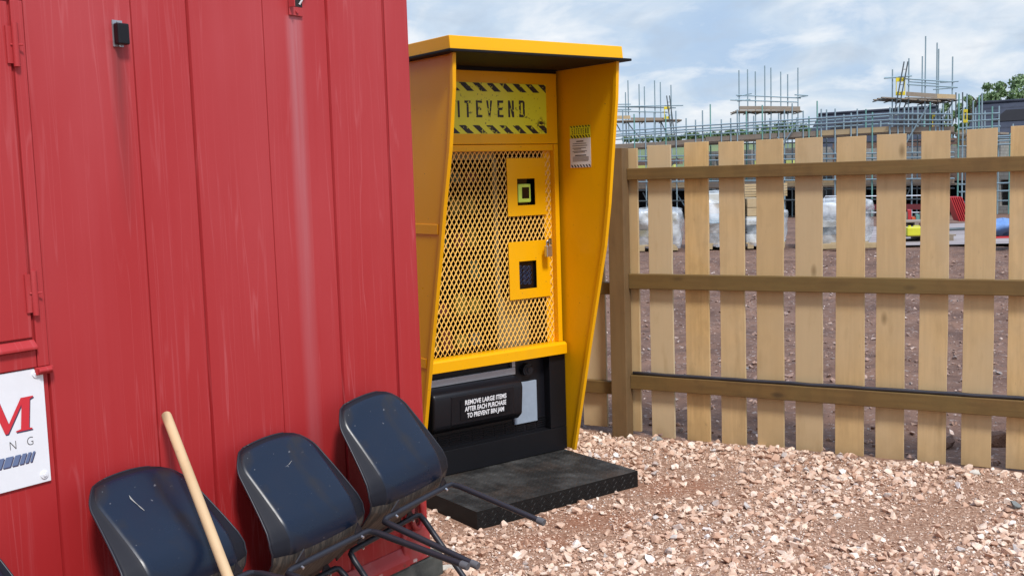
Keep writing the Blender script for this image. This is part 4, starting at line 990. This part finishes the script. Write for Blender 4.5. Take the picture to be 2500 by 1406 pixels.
for i, (u, vt, wd, Yd) in enumerate(((1905, 292, 75, 150), (1860, 305, 60, 150), (1945, 300, 55, 152), (1820, 318, 50, 150), (1985, 306, 40, 150), (1745, 322, 60, 155), (1690, 326, 45, 158), (1780, 320, 40, 158), (1640, 332, 60, 165), (1590, 335, 50, 165), (1545, 338, 50, 168), (1720, 330, 50, 168), (1450, 338, 60, 168), (1380, 335, 60, 168))):
    pos_ = ('behind the middle scaffold tower', 'left of the tallest hedge tree', 'right of the tallest hedge tree', 'low tree between the first and middle towers', 'at the left end of the slate roof', 'right of the tall single pole', 'left of the tall single pole', 'just left of the hedge group', 'right of the first scaffold tower ladder', 'below the first scaffold tower', 'at the left end beside the yellow machine', 'on the skyline under the single pole', 'hidden behind the yellow machine', 'far left behind the yellow machine')[i]
    tree(u, 345, vt, Yd, wd, 'distant hedgerow tree ' + pos_, name='tree', leafm='leaf_pale', seed=20 + i, n=700, leaf=.4)

# houses with slate roofs
SCF = Fr((4.5, 48), math.atan2(-10, 11.6))
def roof_house(uL, vL, uR, vR, yb, label, slope=.85, dark=()):
    f = Fr(at(uL, vL, 58), SCF.rz); fr = Fr(at(uL, vL, yb), SCF.rz)
    xR, zR = fr.loc(uR, vR); zr = (at(uL, vL, yb).z + zR) / 2
    root = empty('house', (fr.o.x, fr.o.y, -.3), fr.rz, label=label, cat='house', group='slate roofed houses behind the scaffolding')
    L = xR; zr += .3; run = 4.2; ez = zr - run * slope
    mb = MB(); mb.add([(-.2, 0, zr), (L + .2, 0, zr), (L + .2, -run - .3, ez - .25), (-.2, -run - .3, ez - .25), (-.2, run + .3, ez - .25), (L + .2, run + .3, ez - .25)], [(0, 1, 2, 3), (1, 0, 4, 5)])
    mb.add([(-.2, 0, zr - .15), (L + .2, 0, zr - .15), (L + .2, -run - .3, ez - .40), (-.2, -run - .3, ez - .40), (-.2, run + .3, ez - .40), (L + .2, run + .3, ez - .40)], [(3, 2, 1, 0), (5, 4, 0, 1)])
    rf = mb.build('roof', MT['slate'], root)
    mb = MB(); mb.tube([(-.2, 0, zr + .02), (L + .2, 0, zr + .02)], .09, 8); mb.build('ridge', MT['slate'], rf)
    mb = MB()
    for (x0, x1, s0, s1) in dark:      # dark sheets over the slates painting dormer shadow and recess shade
        pts_ = [(x0, s0), (x1, s0), (x1 + .9 * (s0 - s1) * 0, s1), (x0, s1)]
        k = .45; vv = [(x0 + k, -s0 * 1, zr - s0 * (slope) + .04), (x1 + k, -s0, zr - s0 * slope + .04), (x1, -s1, zr - s1 * slope + .04), (x0, -s1, zr - s1 * slope + .04)]
        mb.add(vv, [(0, 1, 2, 3)]); 
    if dark: mb.build('roof_shade', MT['dark_opening'], rf)
    mb = MB(); mb.prismx([(-run, 0), (-run, ez - .1), (0, zr - .35), (run, ez - .1), (run, 0)], 0, L); mb.build('wall', MT['brick_brown'], root)
    mb = MB()
    for k in range(int(L // 3)):
        for zz in (.9, 3.1): 
            if zz + 1.2 < ez: mb.box(1 + k * 3, 2.1 + k * 3, -run - .03, -run - .001, zz, zz + 1.2)
    if mb.v: mb.build('window', MT['dark_opening'], root)
    return root
roof_house(2008, 281, 2280, 263, 56, 'long house with a dark slate roof behind the scaffold poles', dark=((.6, 2.0, .62, 1.5), (4.0, 6.0, .42, 1.4)))
roof_house(2398, 251, 2700, 236, 50, 'house with a dark slate roof and an opening at the right edge', dark=((.75, 2.7, .50, 1.12), (3.4, 5.5, .5, 1.12)))
# half built walls behind the main scaffold
for k, (xa, xb, zt_, mt, lb) in enumerate(((-2.5, 3.2, 2.25, 'brick_brown', 'half built brick house shell behind the left part of the scaffold'), (4.0, 9.0, 2.5, 'block_grey', 'half built grey block house shell behind the middle of the scaffold'), (9.8, 15.2, 2.6, 'brick_brown', 'half built brick house shell behind the scaffold right of centre'), (15.8, 21, 2.3, 'block_grey', 'half built grey block house shell behind the right end of the scaffold'))):
    p = SCF.w(xa, 1.9, -.45); root = empty('house_shell', p, SCF.rz, label=lb, cat='unfinished house', group='half built house shells behind the scaffolding')
    Lw = xb - xa; hz_ = zt_ + .45; mb = MB(); x = 0; rk = random.Random(k)
    while x < Lw - .8:
        a = rk.uniform(.35, .7); b = rk.uniform(.9, 1.3); mb.box(x, x + a, 0, .3, 0, hz_)
        zl1 = .95; mb.box(x + a, min(x + a + b, Lw), 0.01, .29, 1.45, 1.95)
        if rk.random() < .5: mb.box(x + a, min(x + a + b, Lw), 0.01, .29, 0, .5)
        if rk.random() < .6: mb.box(x + a, min(x + a + b, Lw), 0.01, .29, hz_ - .25, hz_)
        x += a + b
    mb.build('front_wall', MT[mt], root)
    mb = MB(); mb.box(0, Lw, 5.0, 5.3, 0, hz_ - .6 if k == 0 else hz_ - .2); mb.box(0, .3, .31, 4.99, 0, hz_); mb.box(Lw - .3, Lw, .31, 4.99, 0, hz_); mb.build('rear_wall', MT['block_grey'], root)
    mb = MB(); mb.box(.3, Lw - .3, .32, 4.98, 1.50, 1.62); mb.build('floor_deck', MT['board_wood'], root)
    if k in (0, 1, 3):
        mb = MB(); mb.box(.5, Lw * .6, 2.2, 2.4, 1.63, 2.5); mb.build('yellow_green_panel', MT['yellow_green'], root)  # added yellow-green panel, filling the openings with that colour
    mb = MB(); mb.box(.31, Lw - .31, 1.5, 1.6, .0, 1.48); mb.build('interior_shade', MT['dark_opening'], root)  # near-black panel standing in for the shade inside the shell

# main scaffold run
PR = .029
scf = empty('scaffold', SCF.w(0, 0, -.4), SCF.rz, label='long low run of scaffolding with two rows of guard rails across the site', cat='scaffold')
def S_(u, v, y=0.): x, z = SCF.loc(u, v, y); return (x, y, z + .4)
def pole(parent, name, p, q, mat='galv', r=PR): mb = MB(); mb.tube([p, q], r, 6); return mb.build(name, MT[mat], parent, smooth='auto')
tops = [(1548,279),(1597,276),(1650,271),(1698,293),(1734,255),(1761,292),(1784,289),(1840,283),(1861,257),(1901,277),(1934,253),(1961,271),(1995,247),(2018,268),(2039,266),(2093,266),(2114,267),(2173,262),(2193,261),(2241,258),(2271,250),(2303,253)]
rx = random.Random(31)
tops += [(u, 272 - (u - 1500) * .012 + rx.uniform(-4, 30)) for u in (1520, 1575, 1625, 1675, 1715, 1800, 1822, 1880, 1915, 1945, 1975, 2005, 2060, 2078, 2130, 2150, 2208, 2228, 2256, 2285, 2295, 2315)]
for i, (u, v) in enumerate(tops):
    y = 0. if i % 3 != 1 else 1.25
    t = S_(u, v, y); pole(scf, 'standard', (t[0], y, 0), t, 'galv' if i % 4 else 'galv_green')
for (v0, v1, y) in ((322, 278, -.05), (334, 293, -.05), (330, 284, 1.3), (342, 302, 1.3)):
    a = S_(1440, v0 + 3, y); b = S_(2172, v1, y); pole(scf, 'guard_rail', a, b)
for (v0, v1, y) in ((278, 283, -.05), (293, 298, -.05), (304, 308, -.05)):
    a = S_(2168, v0, y); b = S_(2325, v1 - 4, y); pole(scf, 'guard_rail', a, b)
# decks and toe boards
def deck(u0, v0, u1, v1, mat, y0=.05, y1=1.2, hgt=.20, th=.06):
    a = S_(u0, v0, y0); b = S_(u1, v1, y0); mb = MB()
    mb.add([(a[0], y0, a[2]), (b[0], y0, b[2]), (b[0], y1, b[2]), (a[0], y1, a[2]), (a[0], y0, a[2] + th), (b[0], y0, b[2] + th), (b[0], y1, b[2] + th), (a[0], y1, a[2] + th)], [(0,3,2,1),(4,5,6,7),(0,1,5,4),(1,2,6,5),(2,3,7,6),(3,0,4,7)])
    mb.build('deck_boards', MT['board_wood'], scf)
    mb = MB(); y = y0 - .045
    mb.add([(a[0], y, a[2] + th), (b[0], y, b[2] + th), (b[0], y + .038, b[2] + th), (a[0], y + .038, a[2] + th), (a[0], y, a[2] + th + hgt), (b[0], y, b[2] + th + hgt), (b[0], y + .038, b[2] + th + hgt), (a[0], y + .038, a[2] + th + hgt)], [(0,3,2,1),(4,5,6,7),(0,1,5,4),(1,2,6,5),(2,3,7,6),(3,0,4,7)])
    mb.build('toe_board', MT[mat], scf)
deck(1440, 370, 1600, 362, 'board_wood'); deck(1602, 362, 1722, 353, 'board_wood'); deck(1724, 350, 1898, 341, 'board_wood'); deck(1900, 341, 1998, 336, 'board_wood'); deck(2000, 336, 2170, 326, 'board_new'); deck(2172, 328, 2330, 327, 'board_wood')
deck(1440, 464, 1620, 462, 'board_wood'); deck(1622, 462, 1700, 461, 'board_new'); deck(1702, 461, 1890, 459, 'board_wood'); deck(1892, 459, 2040, 457, 'board_new'); deck(2042, 457, 2150, 455, 'board_wood'); deck(2152, 455, 2330, 452, 'board_wood')
for (v0, v1, y, mt) in ((384, 372, -.05, 'galv'), (396, 384, -.05, 'galv'), (420, 408, 1.3, 'galv'), (446, 436, -.05, 'galv'), (466, 460, 1.3, 'galv'), (492, 486, -.05, 'galv_dark'), (355, 345, 1.3, 'galv_dark')):
    pole(scf, 'ledger', S_(1440, v0, y), S_(2330, v1, y), mt)
for (u0, v0, u1, v1, y) in ((1944, 304, 1905, 365, -.1), (2265, 260, 2170, 420, -.1), (2225, 455, 2190, 530, .6), (1590, 390, 1650, 455, 1.4), (1655, 385, 1600, 455, 1.4), (1760, 400, 1800, 455, 1.4), (2030, 360, 2080, 455, .6), (2070, 470, 2010, 530, .2), (2420, 440, 2400, 520, .2), (1570, 470, 1600, 530, .6), (1600, 470, 1570, 530, .6), (1650, 470, 1690, 530, .6), (1970, 380, 2010, 455, 1.3)):
    pole(scf, 'brace', S_(u0, v0, y), S_(u1, v1, y), 'galv')
# right hand scaffold
rs = empty('scaffold', SCF.w(15, 0, -.4), SCF.rz, label='scaffolding with yellow gates beside the right hand slate roof', cat='scaffold')
R0 = Fr(SCF.w(15, -.5, 0), SCF.rz)
def R_(u, v, y=0.): x, z = R0.loc(u, v, y); return (x, y, z + .4)
for i, (u, v) in enumerate(((2330, 228), (2350, 228), (2365, 245), (2380, 232), (2387, 226), (2394, 270), (2412, 259), (2429, 258), (2463, 302), (2456, 325), (2340, 265), (2371, 262))):
    y = (i % 2) * 1.2; t = R_(u, v, y); pole(rs, 'standard', (t[0], y, 0), t, 'galv' if i % 3 else 'galv_green')
for (u0, v0, u1, v1, y) in ((2335, 280, 2430, 276, 0), (2340, 297, 2430, 291, 0), (2330, 313, 2432, 308, 1.2), (2410, 334, 2500, 330, 0), (2410, 345, 2500, 341, 0), (2330, 342, 2500, 336, 1.2), (2330, 358, 2500, 350, 0), (2330, 452, 2500, 446, 0), (2330, 470, 2500, 466, 0), (2330, 495, 2500, 490, 1.2), (2330, 400, 2500, 395, 1.2)):
    pole(rs, 'ledger', R_(u0, v0, y), R_(u1, v1, y))
mb = MB(); a = R_(2320, 330, .1); b = R_(2432, 324, .1); mb.box(a[0], b[0], .1, 1.1, a[2] - .04, a[2] + .03); mb.build('deck_boards', MT['board_wood'], rs)
mb = MB(); a = R_(2325, 318, 1.3); b = R_(2350, 360, 1.3); mb.box(a[0], b[0], 1.3, 1.5, b[2], a[2]); mb.build('timber_panel', MT['board_new'], rs)

def ladder(uv0, uv1, fr, y, label, wpx=14):
    (u0, v0), (u1, v1) = uv0, uv1
    def G(u, v): x, z = fr.loc(u, v, y); return Vector((x, 0, z))
    p = G(u0, v0); q = G(u1, v1); root = empty('ladder', fr.w(q.x, y, q.z), fr.rz, label=label, cat='ladder', group='ladders on the scaffolding')
    d = p - q; W_ = wpx / FPX * 46 / 2 * 1.0; sd_ = Vector((1, 0, 0)) * W_
    for s in (-1, 1): mb = MB(); mb.tube([sd_ * s, sd_ * s + d], .028, 6); mb.build('stile', MT['galv_dark'], root)
    n = int(d.length / .32)
    for k in range(1, n): mb = MB(); c = d * k / n; mb.tube([c - sd_, c + sd_], .016, 5); mb.build('rung', MT['galv_dark'], root)
def gate(u0, v0, u1, v1, fr, y, label):
    a = fr.loc(u0, v0, y); b = fr.loc(u1, v1, y); root = empty('safety_gate', fr.w(a[0], y, b[1]), fr.rz, label=label, cat='safety gate', group='yellow ladder gates on the scaffolding')
    W_ = b[0] - a[0]; Hh = a[1] - b[1]
    mb = MB(); mb.box(0, W_, -.02, .02, Hh * .78, Hh); mb.build('top_panel', MT['gate_yellow'], root, bevel=.01)
    mb = MB(); mb.box(0, W_, -.02, .02, 0, Hh * .22); mb.build('bottom_panel', MT['gate_yellow'], root, bevel=.01)
    for x in (.02, W_ - .02): mb = MB(); mb.tube([(x, 0, Hh * .2), (x, 0, Hh * .8)], .018, 6); mb.build('stile', MT['gate_yellow'], root)
# raised tower scaffolds
def tower(fr, label, poles, decks, rails, braces, toe):
    root = empty('scaffold_tower', (fr.o.x, fr.o.y, -.4), fr.rz, label=label, cat='scaffold tower', group='raised scaffold towers standing above the long scaffold')
    def G(u, v, y=0.): x, z = fr.loc(u, v, y); return (x, y, z + .4)
    for i, (u, v) in enumerate(poles):
        y = 0 if i % 2 == 0 else 1.6; t = G(u, v, y); pole(root, 'standard', (t[0], y, 0), t, 'galv')
    for (u0, v0, u1, v1, th) in decks:
        a = G(u0, v0); b = G(u1, v1); mb = MB()
        for k in range(8):
            y = -.15 + k * .24; e = .10 * ((k * 7) % 3 - 1); mb.add([(a[0] + e, y, a[2]), (b[0] + e, y, b[2]), (b[0] + e, y + .22, b[2]), (a[0] + e, y + .22, a[2]), (a[0] + e, y, a[2] + .05), (b[0] + e, y, b[2] + .05), (b[0] + e, y + .22, b[2] + .05), (a[0] + e, y + .22, a[2] + .05)], [(0,3,2,1),(4,5,6,7),(0,1,5,4),(1,2,6,5),(2,3,7,6),(3,0,4,7)])
        mb.build('deck_boards', MT['board_wood'], root)
        nT = 5; mb = MB()
        for k in range(nT + 1): f = k / nT; x = a[0] + (b[0] - a[0]) * f; z = a[2] + (b[2] - a[2]) * f - .035; mb.tube([(x, -.3, z), (x, 1.95, z)], .025, 6)
        mb.build('transom', MT['galv_dark'], root)
    for (u0, v0, u1, v1, y) in rails: pole(root, 'guard_rail', G(u0, v0, y), G(u1, v1, y))
    for (u0, v0, u1, v1, y) in braces: pole(root, 'brace', G(u0, v0, y), G(u1, v1, y), 'galv_dark')
    for (u0, v0, u1, v1, hp, mt) in toe:
        a = G(u0, v0); b = G(u1, v1); hh_ = hp / FPX * fr.o.y; y = -.05; mb = MB()
        mb.add([(a[0], y, a[2]), (b[0], y, b[2]), (b[0], y + .04, b[2]), (a[0], y + .04, a[2]), (a[0], y, a[2] + hh_), (b[0], y, b[2] + hh_), (b[0], y + .04, b[2] + hh_), (a[0], y + .04, a[2] + hh_)], [(0,3,2,1),(4,5,6,7),(0,1,5,4),(1,2,6,5),(2,3,7,6),(3,0,4,7)])
        mb.build('toe_board', MT[mt], root)
T1 = Fr(at(1500, 400, 54), -.05); T2 = Fr(at(1800, 400, 52), -.05); T3 = Fr(at(2160, 400, 47), -.10)
tower(T1, 'scaffold tower with a ladder and yellow gate just right of the yellow machine',
      [(1533, 197), (1527, 226), (1560, 206), (1573, 212), (1598, 197), (1612, 201), (1638, 208), (1700, 330)][:7], [(1440, 298, 1662, 294, 0)],
      [(1440, 260, 1650, 264, -.05), (1450, 262, 1668, 258, -.1), (1440, 271, 1630, 275, -.05), (1440, 256, 1540, 255, 1.6), (1440, 270, 1541, 268, 1.6)],
      [(1532, 300, 1570, 347, 0), (1614, 298, 1634, 342, 0), (1503, 300, 1516, 322, 0)],
      [(1440, 292, 1539, 291, 8, 'board_new'), (1540, 293, 1624, 293, 5, 'board_wood')])
tower(T2, 'scaffold tower with a long boarded deck in the middle of the skyline',
      [(1804, 172), (1825, 170), (1844, 175), (1867, 161), (1882, 166), (1906, 176), (1923, 182), (1948, 166)], [(1800, 273, 1956, 272, 0)],
      [(1797, 233, 1955, 240, -.05), (1800, 236, 1835, 229, 1.6), (1940, 232, 1973, 234, -.1), (1783, 245, 1948, 250, -.05), (1800, 248, 1832, 243, 1.6), (1795, 244, 1900, 249, 1.6), (1945, 239, 1972, 234, -.1)],
      [(1810, 272, 1846, 279, .2), (1868, 272, 1880, 279, .2), (1905, 273, 1925, 279, .2)],
      [(1805, 269, 1876, 269, 9, 'board_wood'), (1876, 269, 1953, 270, 9, 'board_wood')])
tower(T3, 'tallest scaffold tower with a ladder and long poles at the right',
      [(2179, 170), (2252, 138), (2219, 143), (2292, 120), (2260, 89), (2288, 105), (2326, 139)], [(2157, 240, 2300, 249, 0), (2215, 241, 2335, 244, 0)],
      [(2158, 192, 2226, 186, -.1), (2160, 190, 2210, 190, 1.6), (2210, 193, 2330, 201, -.05), (2220, 200, 2292, 205, 1.6), (2215, 207, 2338, 214, -.05), (2278, 219, 2338, 214, -.05), (2295, 202, 2340, 199, -.05)],
      [(2214, 247, 2198, 285, .1), (2325, 248, 2305, 290, .1)],
      [(2212, 235, 2286, 240, 10, 'board_wood'), (2287, 240, 2332, 242, 10, 'board_new')])
ladder((1631, 234), (1645, 345), T1, -.25, 'ladder leaning up through the scaffold tower next to the yellow machine', 8)
ladder((2212, 151), (2184, 300), T3, -.3, 'ladder rising above the tallest scaffold tower', 9)
ladder((2342, 226), (2342, 300), T3, .5, 'short ladder at the right side of the tallest scaffold tower', 16)
gate(1621, 261, 1635, 291, T1, -.2, 'yellow ladder gate on the scaffold tower next to the yellow machine')
gate(2187, 191, 2210, 233, T3, -.2, 'yellow ladder gate on the tallest scaffold tower')
gate(2276, 276, 2286, 320, T3, .4, 'yellow gate low down below the right side of the tallest scaffold tower')
gate(2352, 268, 2362, 300, R0, -.1, 'yellow gate on the right hand scaffold beside the slate roof')
# wrapped bundles
def bundle(u0, u1, vt, vb, depth, label, layers, bulge=.10, seed=0, cover=1.0):
    r = random.Random(seed); g = gnd((u0 + u1) / 2, vb); Yd = g.y; Wd = (u1 - u0) / FPX * Yd; Hd = (vb - vt) / FPX * Yd
    root = empty('wrapped_bundle', (g.x, Yd + depth / 2, .0), -.12, label=label, cat='bundle', group='plastic wrapped bundles of building material')
    mb = MB()
    for k in range(3): mb.box(-Wd * .42 + k * Wd * .36, -Wd * .42 + k * Wd * .36 + .12, -depth / 2, depth / 2, 0, .10)
    mb.box(-Wd * .45, Wd * .45, -depth / 2, depth / 2, .101, .125); mb.build('pallet', MT['board_new'], root)
    z = .127; hh = (Hd - .16) / len(layers)
    for k, mt in enumerate(layers):
        mb = MB(); j = r.uniform(-.03, .03); mb.box(-Wd * .42 + j, Wd * .42 + j, -depth * .45, depth * .45, z, z + hh - .012); mb.build('material_layer', MT[mt], root); z += hh
    V = []; F = []; nu, nv = 44, 20
    for a in range(nv + 1):
        f = a / nv
        for b in range(nu):
            t = 2 * PI * b / nu; c, s = math.cos(t), math.sin(t); k = max(abs(c), abs(s)) ** .8; rad = 1 + bulge * math.sin(f * PI) + .045 * math.sin(t * 7 + f * 5 + seed) + .03 * math.sin(t * 13 - f * 11)
            if f < .82: zz = .05 + Hd * f / .82 * .97; kk = rad
            else: g2 = (f - .82) / .18; zz = .05 + Hd * (.97 + .05 * math.sin(g2 * PI / 2)); kk = rad * (1 - g2 * .98)
            zz = .05 + (zz - .05) * (cover + (.08 * math.sin(t * 2 + seed) if cover < 1 else 0))
            V.append((c / k * Wd / 2 * kk + r.uniform(-.004, .004), s / k * depth / 2 * kk + r.uniform(-.004, .004), zz + .03 * math.sin(t * 3 + seed) * f + r.uniform(-.01, .01)))
    for a in range(nv):
        for b in range(nu): F.append((a*nu+b, a*nu+(b+1) % nu, (a+1)*nu+(b+1) % nu, (a+1)*nu+b))
    mb = MB(); mb.add(V, F); mb.build('plastic_sheeting', MT['sheeting'], root, smooth=True)
bundle(1560, 1672, 518, 612, 1.2, 'low pack wrapped in clear plastic, leftmost behind the fence', ['board_wood', 'beige', 'board_wood', 'beige'], seed=1)
bundle(1728, 1825, 468, 608, 1.4, 'tall pack wrapped in crumpled plastic, second from the fence post', ['block_grey', 'board_wood', 'sheet_cyan', 'board_new', 'pack_white'], seed=2, cover=.9)
bundle(1828, 1932, 480, 606, 1.4, 'pack of yellow timber half covered in white plastic in the middle', ['pack_white', 'galv_dark', 'pack_white', 'board_new', 'board_new'], bulge=.05, seed=3, cover=.62)
bundle(2006, 2136, 494, 606, 1.4, 'rounded pack in milky plastic on a yellow timber, right of centre', ['board_wood', 'galv_dark', 'pack_white', 'galv_dark', 'beige'], bulge=.14, seed=4)
# timbers on the ground and loose items
def item(name, u, v, label, cat, builder, rz=0.0, z=0.0):
    g = gnd(u, v, z); root = empty(name, (g.x, g.y, z + .02), rz, label=label, cat=cat); builder(root); return root
def tb(root): mb = MB(); mb.box(-.75, .75, 0, .1, 0, .10); mb.build('beam', MT['board_new'], root)
item('timber_beam', 2075, 609, 'yellow timber beam lying at the foot of the rounded pack', 'timber', tb, -.05)
def tstack(root):
    for k in range(5): mb = MB(); mb.box(-.55 + .02 * k, .50, -.2, -.02, k * .055, k * .055 + .045); mb.build('plank', MT['board_new'], root)
gq = gnd(1868, 606); root = empty('plank_stack', (gq.x + .05, gq.y + .5, 1.06), -.1, label='loose yellow planks on top of the middle pack', cat='planks'); tstack(root)
def can(root):
    mb = MB(); mb.box(-.20, .20, -.12, .12, .14, .36); b = mb.build('can_body', MT['can_yellow'], root, bevel=.03, seg=3); mb = MB(); mb.tube([(-.12, 0, .355), (-.12, 0, .40)], .035, 10); mb.build('cap', MT['can_yellow'], b)
    mb = MB(); mb.tube([(-.02, 0, .36), (-.02, 0, .385), (.12, 0, .385), (.12, 0, .36)], .014, 6); mb.build('handle', MT['can_yellow'], b)
item('plastic_can', 2232, 592, 'bright yellow plastic container standing on a pallet', 'container', can, -.1).scale = (.85, .85, .85)
def pal(root):
    mb = MB(); mb.box(-.6, .6, -.5, .5, .10, .13); mb.build('top_boards', MT['board_wood'], root)
    mb = MB(); 
    for k in (-.55, -.05, .45): mb.box(k, k + .1, -.5, .5, 0, .098)
    mb.build('bearers', MT['board_wood'], root)
item('pallet', 2245, 588, 'grey wooden pallet under the yellow plastic container', 'pallet', pal, -.1)
item('pallet', 2225, 552, 'wooden pallet on the concrete behind the yellow container', 'pallet', pal, -.1)
def redpal(root):
    for k in range(3): mb = MB(); mb.box(-.6 + .05 * k, .6, -.5, .5, k * .07, k * .07 + .04); mb.build('slat_layer', MT['barrier_red'] if k != 1 else MT['board_wood'], root)
item('red_pallet', 2455, 580, 'low stack of dark red pallets at the right edge', 'pallet', redpal, -.1)
def bag(root):
    V = []; F = []; nu, nv = 20, 10
    for a in range(nv + 1):
        f = a / nv
        for b in range(nu): t = 2 * PI * b / nu; k = 1 + .12 * math.sin(t * 5 + f * 4); s = math.sin(f * PI) ** .5; V.append((.42 * s * math.cos(t) * k, .35 * s * math.sin(t) * k, .30 * f + .03 * math.sin(t * 3)))
    for a in range(nv):
        for b in range(nu): F.append((a*nu+b, a*nu+(b+1) % nu, (a+1)*nu+(b+1) % nu, (a+1)*nu+b))
    mb = MB(); mb.add(V, F); mb.build('bag', MT['bag_blue'], root, smooth=True)
item('blue_bag', 2448, 576, 'crumpled blue plastic bag on the dark red pallets', 'bag', bag, 0, .22)
def barr(root):
    for k in range(6):
        mb = MB(); x = k * .07; mb.add([(x + a, y, b) for y in (-.5, .5) for a, b in ((0, 0), (.04, 0), (-.28, .95), (-.32, .95))], [(0, 1, 2, 3), (7, 6, 5, 4), (0, 4, 5, 1), (1, 5, 6, 2), (2, 6, 7, 3), (3, 7, 4, 0)]); b_ = mb.build('barrier_panel', MT['barrier_red'], root, bevel=.01)
item('red_barriers', 2335, 541, 'leaning stack of bright red plastic barriers', 'barriers', barr, -.2).scale = (.8, .8, .72)
def hoop(root):
    mb = MB(); mb.tube([(-.9, 0, .05), (-.9, 0, .95), (-.82, 0, 1.05), (.82, 0, 1.05), (.9, 0, .95), (.9, 0, .05)], .03, 8); mb.build('hoop', MT['white_paint'], root, smooth=True)
    mb = MB(); mb.box(-.84, .84, -.02, .02, .35, .62); mb.build('barrier_infill', MT['maroon'], root); root.scale = (.5, .6, .62)
    mb = MB(); mb.tube([(-.88, 0, .2), (.88, 0, .2)], .025, 6); mb.build('bottom_bar', MT['white_paint'], root)
for u, v, lb in ((2120, 530, 'white framed red pedestrian barrier behind the rounded pack'), (2245, 530, 'white framed red pedestrian barrier right of the rounded pack'), (2045, 528, 'white framed red barrier seen above the rounded pack')):
    o = item('pedestrian_barrier', u, v, lb, 'barrier', hoop, -.6); o['group'] = 'white framed pedestrian barriers'
def heap(root):
    for k in range(7):
        mb = MB(); mb.box(-.5 + k * .14, -.38 + k * .14, -.1, .5 + .1 * (k % 2), 0, .15 + .12 * ((k * 5) % 4)); mb.build('offcut', MT[('barrier_orange', 'galv_green', 'board_wood', 'barrier_red')[k % 4]], root)
item('material_heap', 2222, 540, 'low heap of orange and green offcuts between two fence boards', 'heap', heap, -.3).scale = (.8, .8, .6)
def pipes(root): mb = MB(); mb.tube([(-1.2, 0, .05), (0, .1, .06), (1.3, .4, .05)], .035, 8); mb.build('pipe', MT['galv_dark'], root)
item('grey_pipe', 2340, 568, 'grey pipe lying on the concrete strip', 'pipe', pipes, .1)
